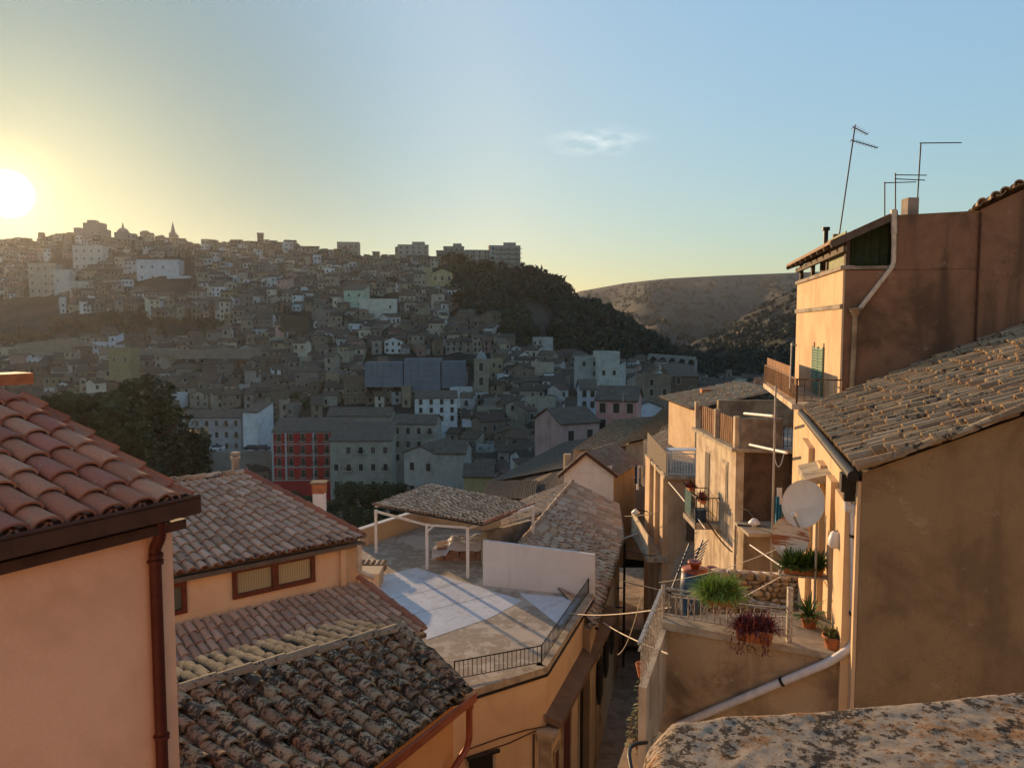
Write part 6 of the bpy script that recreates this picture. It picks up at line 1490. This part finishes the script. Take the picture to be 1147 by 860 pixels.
# recess on dark flank: shed with white canopy underneath
mb = MB(); mb.prism([(w0.x-.0, w0.y-.9), (11, 24.3), (11, 25.4), (w0.x, w0.y-.1)], -17, at(850, 595, 25.2).z); mb.build('lower_wing', M['terrace_wall'], we)
mb = MB(); mb.box((9.4, 25.0, at(850, 594, 25).z+.06), (3.8, 1.6, .1)); mb.build('wing_coping', M['kerb'], we)
for i, (x0_, y0_, x1_, y1_, lab) in enumerate([(834, 463, 866, 466, 'upper white tube lying over the rooftop terrace'), (840, 498, 881, 507, 'lower white tube along the weathered roof edge')]):
    a_, b_ = at(x0_, y0_, 25), at(x1_, y1_, 22.5); mb = MB(); mb.tube([a_, b_], .045, 8); tag(mb.build('white_tube', M['white']), lab, 'tube')
a_ = at(828, 520, 25.6)
line('white cable curling below the lower white tube', at(866, 503, 25), at(878, 508, 25), .5, .02, M['white'])
# wall lamp on the dark flank
c = at(845, 584, 24.9); t_ = thing('street_lamp', 'white street lamp with round shade against the dark flank', 'street lamp', tuple(c)); mb = MB(); mb.lathe(c-up*.1, [(.02, .22), (.1, .18), (.2, .06), (.19, .03), (.08, .03), (.07, -.06), (.001, -.1)], 16); mb.build('lamp_shade', M['white'], t_); mb = MB(); mb.tube([c+up*.1, c+up*.3+V((-.1, .3, 0)), c+up*.25+V((-.3, .8, 0))], .02, 6); mb.tube([at(826, 588, 25.2), at(880, 592, 25)], .035, 6); mb.build('arm', M['black'], t_)
# flower balcony
fb = thing('flower_balcony', 'small balcony with pots and glass screen on the weathered facade', 'balcony', tuple(at(800, 580, 28.5))); zfb = at(793, 583, 28.2).z
mb = MB(); mb.box((w0.x-.5, 28.6, zfb-.1), (1.0, 1.9, .18)); mb.build('slab', M['kerb'], fb); railing(fb, [V((w0.x-.05, 27.7, 0)), V((w0.x-.95, 27.7, 0)), V((w0.x-.95, 29.5, 0)), V((w0.x-.05, 29.5, 0))], .95, zfb, .14, .01, M['black'])
mb = MB(); mb.box((w0.x-.97, 28.9, zfb+.55), (.02, 1.0, .9)); mb.build('screen', plain('green_glass', (.12, .2, .17), .2), fb)
for i, (dx, dy, dz, lab) in enumerate([(-.9, 28.9, 1.1, 'dark red flowers on top of the balcony screen'), (-.7, 27.9, .85, 'larger red flowers at near corner of the small balcony')]):
    c = V((w0.x+dx, dy, zfb+dz)); t_ = thing('flower_trough', lab, 'plant', tuple(c)); pot_box(t_, c-up*.1, (0, 1, 0), .6, .2, .14); fern(t_, c, (.2, .5), .3, 160, RC+[(.04, .07, .02)], 20+i, .06, .6)
c = V((w0.x-.7, 28.2, zfb)); t_ = thing('storage_crate', 'blue crate standing on the flower balcony', 'crate', tuple(c)); mb = MB(); mb.box(c+up*.2, (.4, .4, .4)); mb.build('crate_body', M['darkblue'], t_); mb = MB(); mb.box(c+up*.42, (.44, .44, .05)); mb.build('lid', M['darkblue'], t_)

# ---------------- lit block with white roof balcony
l0 = at(749, 531, 34); zL = l0.z; lf = V((l0.x+.02, 39.0, zL))
lb_ = thing('balcony_block', 'tall ochre block with white railed roof terrace over the alley', 'house', (l0.x, l0.y, -18))
mb = MB(); mb.prism([flat2(l0), (12.0, 33.6), (12.0, 44), flat2(lf)], -18, zL-.15); mb.build('wall', M['tan_wall'], lb_)
mb = MB(); mb.prism([(l0.x-.04, l0.y-.02), (l0.x-.002, l0.y-.02), (lf.x-.002, lf.y), (lf.x-.04, lf.y)], -18, zL-.15)
for (ya, yb_) in ((34.1, 34.7), (36.0, 36.4), (37.6, 38.8)): mb.box((lerp(l0.x, lf.x, ((ya+yb_)/2-34)/5)-.12, (ya+yb_)/2, -12), (.2, yb_-ya, 11))
mb.build('street_face', M['lit_wall'], lb_)
mb = MB(); mb.prism([(l0.x-.25, l0.y-.3), (9.2, 33.3), (9.2, 41), (lf.x-.15, lf.y+.4)], zL-.15, zL); mb.build('roof_slab', M['kerb'], lb_)
railing(lb_, [V((8.3, 33.5, 0)), V((l0.x-.1, 33.8, 0))], .98, zL, .12, .014, M['white'], name='railing', top_r=.03)
mb = MB(); q0 = V((l0.x-.15, 33.8, 0)); q1 = V((lf.x-.05, 39.3, 0)); i_ = V((1, 0, 0)); wall_quad(mb, q0, q1, zL, (zL+1.0, zL+1.15), .05, i_); mb.build('side_screen', M['greywood'], lb_)
t_ = thing('garden_table', 'white table and chair on the roof terrace', 'table', (7.8, 35, zL)); mb = MB(); mb.box((7.8, 35, zL+.95), (1.5, .7, .05)); mb.build('table_top', M['white'], t_)
for sx in (-.6, .6):
    for sy in (-.25, .25): mb = MB(); mb.box((7.8+sx, 35+sy, zL+.46), (.05, .05, .93)); mb.build('leg', M['white'], t_)
# lower balcony along street
bz2 = at(735, 617, 35).z
mb = MB(); mb.prism([(l0.x-.9, 33.9), (l0.x, 33.9), (lf.x, 38.8), (lf.x-.9, 38.8)], bz2-.2, bz2); mb.build('balcony', M['kerb'], lb_)
mb = MB(); mb.prism([(l0.x-.9, 33.92), (l0.x-.84, 33.92), (lf.x-.84, 38.7), (lf.x-.9, 38.7)], bz2, bz2+1.0); mb.build('balcony_front', M['lit_wall2'], lb_)
fm = MB(); fm.box((l0.x+1.05, 33.72, -8.6), (.75, .05, 1.9)); f_ = fm.build('window', M['kerb'], lb_); fm = MB(); fm.box((l0.x+1.05, 33.68, -8.6), (.6, .03, 1.75)); fm.build('shutter', M['greywood'], f_)
# upper lit storey behind the terrace
u0 = at(779, 458, 38); mb = MB(); mb.prism([flat2(u0), (13, 37.5), (13, 44), (u0.x-.3, 43)], zL, u0.z); mb.build('upper_storey', M['lit_wall'], lb_)
mb = MB(); tiles(mb, V((u0.x+4, 44, u0.z+.9)), V((u0.x+4, 37.6, u0.z+.9)), V((u0.x-.3, 37.6, u0.z)), V((u0.x-.6, 44, u0.z)), .26, .45, TO, .03, 4, False, .46, .8, 71, th=.03); mb.build('upper_roof', M['tile_mid'], lb_)
# small canopy, tile hood
mb = MB(); tiles(mb, at(741, 517, 42), at(728, 514, 44), at(722, 533, 43), at(738, 536, 41), .25, .4, TO, .02, 5, True, .4, 1, 72); mb.build('hood_roof', M['tile_mid'], lb_)
# building continuing down the alley
fb2 = thing('far_alley_house', 'narrow ochre house beyond balcony block where laundry hangs', 'house', (5.6, 46, -19)); mb = MB(); x0_ = at(722, 540, 46).x; mb.prism([(x0_, 44.5), (12, 44.5), (12, 56), (x0_+2.0, 56)], -19, at(722, 522, 46).z); mb.build('wall', M['lit_wall'], fb2)
mb = MB(); tiles(mb, V((x0_+4, 56, at(722, 512, 46).z+.6)), V((x0_+4, 44, at(722, 512, 46).z+.6)), V((x0_-.3, 44, at(722, 522, 46).z)), V((x0_+1.7, 56, at(722, 522, 46).z)), .28, .45, TO, .03, 4, False, .46, .8, 73, th=.03); mb.build('roof', M['tile_mid'], fb2)
# laundry over the alley
t_ = thing('alley_laundry', 'bundle of white and grey washing hung high over the alley', 'laundry', tuple(at(716, 545, 40))); rn = random.Random(14)
for i in range(7):
    x_ = 711+i*1.7; mb = MB(); y0_ = 522+rn.uniform(-2, 3); y1_ = y0_+rn.uniform(10, 26); col_ = M['white'] if i % 3 else M['darkblue']
    mb.grid([[at(x_+j*.9, lerp(y0_, y1_, k_/5), 40+.1*math.sin(j*2+i)) for j in range(4)] for k_ in range(6)]); mb.build('garment', col_, t_)
mb = MB(); mb.tube([at(706, 522, 40), at(726, 521, 40)], .03, 5); mb.tube([at(708, 535, 40), at(724, 533, 40)], .03, 5); mb.build('line', M['steel'], t_)
t_ = thing('alley_lamp', 'small white lamp on arm inside the dark alley', 'street lamp', tuple(at(712, 575, 38))); c = at(712, 575, 38); mb = MB(); mb.lathe(c, [(.02, .25), (.22, .05), (.2, 0), (.001, 0)], 12); mb.build('lamp_shade', M['white'], t_); mb = MB(); mb.tube([c+up*.2, c+V((.6, 0, .1))], .03, 5); mb.build('arm', M['black'], t_)
# roofs between weathered house and tall brown house
zz = at(800, 446, 42).z
slab_house('tiled roof with dark verge behind the rooftop terrace', at(795, 456, 42), at(884, 451, 37), at(896, 424, 46), at(800, 440, 52), TR, M['tile_grey'], M['brown_wall'], seed=81)
slab_house('small tiled roof with reddish gable behind the reed screen', at(842, 446, 60), at(888, 440, 56), at(884, 420, 70), at(845, 424, 72), TM, M['tile_mid'], M['pink'], seed=82)
mb = MB(); p = at(790, 450, 42); mb.box(p+V((0, 0, 0)), (.5, .5, 1.4)); t_ = mb.build('chimney', M['terra']); tag(t_, 'short square chimney left of the roof with dark verge', 'chimney')
aerials = [(800, 452, 404+28, 795, 812, 60), (824, 455, 420+7, 815, 838, 55), (698, 462, 440, 692, 704, 120)]
for i, (x_, yb_, yt_, xa_, xb_, Yd_) in enumerate(aerials):
    aerial('town_aerial', ['thin aerial on roofs left of the tall mast', 'aerial with flat boom just left of the reed balcony', 'tiny aerial on the pink house roof'][i], at(x_, yb_, Yd_), at(x_, yt_, Yd_), [(at(xa_, yt_+1, Yd_), at(xb_, yt_+1, Yd_), 8, .4)], mat=M['steel'], r=.02*Yd_/50)

# ---------------- alley
pv_, t, b = newmat('alley_paving', .8)
br_ = nd(t, 'ShaderNodeTexBrick'); br_.inputs['Scale'].default_value = 1.6; br_.inputs['Mortar Size'].default_value = .012
cc_ = nd(t, 'ShaderNodeTexCoord'); t.links.new(cc_.outputs['Object'], br_.inputs[0]); br_.inputs['Color1'].default_value = (.34, .29, .23, 1); br_.inputs['Color2'].default_value = (.27, .23, .18, 1); br_.inputs['Mortar'].default_value = (.12, .1, .08, 1)
t.links.new(mix(t, ramp(t, nnoise(t, 1.2, 6, .7), .45, .6, 0, .7), br_.outputs[0], (.16, .13, .1)), b.inputs['Base Color'])
mb = MB(); L_ = [(-4, 6), (0.0, 22), (3.2, 34), (5, 46), (6, 60)]; R_ = [(5, 6), (7.8, 22), (8, 34), (9, 46), (9, 60)]
rows = [[V((lerp(a_[0], b_[0], k_/4), lerp(a_[1], b_[1], k_/4), {6: -16.6, 22: -16.8, 34: -16.9, 46: -17.6, 60: -19.5}[a_[1]]+.3)) for k_ in range(5)] for a_, b_ in zip(L_, R_)]
mb.grid(rows, smooth=False); tag(mb.build('alley_paving', pv_), kind='structure')
# lit strip of steps seen in the gap
t_ = thing('stone_steps', 'pale stone steps descending at the far end of alley', 'steps', tuple(at(720, 660, 44))); mb = MB()
for i in range(9):
    q = lerp(at(722, 700, 40), at(716, 640, 50), i/8); mb.box((q.x, q.y, q.z-.4), (3.2, 1.4, .9))
mb.build('treads', M['concrete'], t_)

# ---------------- foreground stone parapet
zs = -.62
C0 = atz(740, 800, zs); C1 = atz(1200, 757, zs); fe = (C1-C0).normalized(); ne = atz(703, 862, zs); le = (ne-C0).normalized()
sm_, t, b = newmat('lichened_stone', .95)
base = mix(t, ramp(t, nnoise(t, 40, 8, .8), .4, .62), (.42, .30, .19), (.23, .16, .105))
pit = mix(t, ramp(t, nnoise(t, 160, 5, .75), .38, .62, 0, .6), base, (.50, .44, .37))
or_ = mix(t, gated(t, 8, 60, .7, .87, .92, .85), pit, (.36, .17, .06))
pl_ = mix(t, ramp(t, nnoise(t, 90, 7, .8, dist=.2), .60, .63, 0, .75), or_, (.50, .43, .33))
bl_ = mix(t, gated(t, 12, 60, .55, .80, .835, .95), pl_, (.028, .02, .015))
bl2 = mix(t, ramp(t, nnoise(t, 70, 5, .7), .60, .65, 0, .8), bl_, (.05, .035, .025))
t.links.new(bl2, b.inputs['Base Color']); bump(t, b, nnoise(t, 120, 8, .85), .8, .006)
mb = MB(); NU, NV = 360, 150; rows = []
for j in range(NV+1):
    v = j/NV; row = []
    for i in range(NU+1):
        u = (i/NU)**1.2; p = C0 + fe*(u*2.6) + le*(v*1.0)
        d_edge = min(u*2.6, v*1.0); rnd_ = max(0, 1-d_edge/.05)
        nz_ = noise.fractal(V((p.x*7, p.y*7, 0)), 1, 2, 7)*.0028 + noise.noise(V((p.x*1.3, p.y*1.3, 2)))*.006
        nz_ += noise.fractal(V((p.x*40, p.y*40, 4)), 1, 2, 4)*.0016
        side_ = noise.fractal(V((p.x*9, p.y*9, 7)), 1, 2, 5)*.02*rnd_
        row.append(p + up*(nz_ - .035*rnd_**2) + fe*(-side_ if u*2.6 < .06 else 0) - le*(side_ if v < .06 else 0))
    rows.append(row)
mb.grid(rows)
nb2 = [r[0] for r in rows]; mb.grid([nb2, [p-up*.05-fe*.012+V((noise.noise(p*20)*.012, 0, 0)) for p in nb2], [p-up*.9 for p in nb2]]); nt2 = rows[0]; mb.grid([nt2, [p-up*.05-le*.012 for p in nt2], [p-up*.9 for p in nt2]])
tag(mb.build('stone_parapet', sm_), 'lichen-spotted stone parapet filling the bottom right foreground', 'parapet')
# dark hose loop at its left end
mb = MB(); mb.tube(pipe_elbow([at(708, 866, 1.45), at(704, 845, 1.5), at(706, 836, 1.55), at(714, 832, 1.6), at(724, 831, 1.7)], 5), .0045, 8); tag(mb.build('cable_loop', M['black']), 'black cable loop curling over the parapet left end', 'cable')
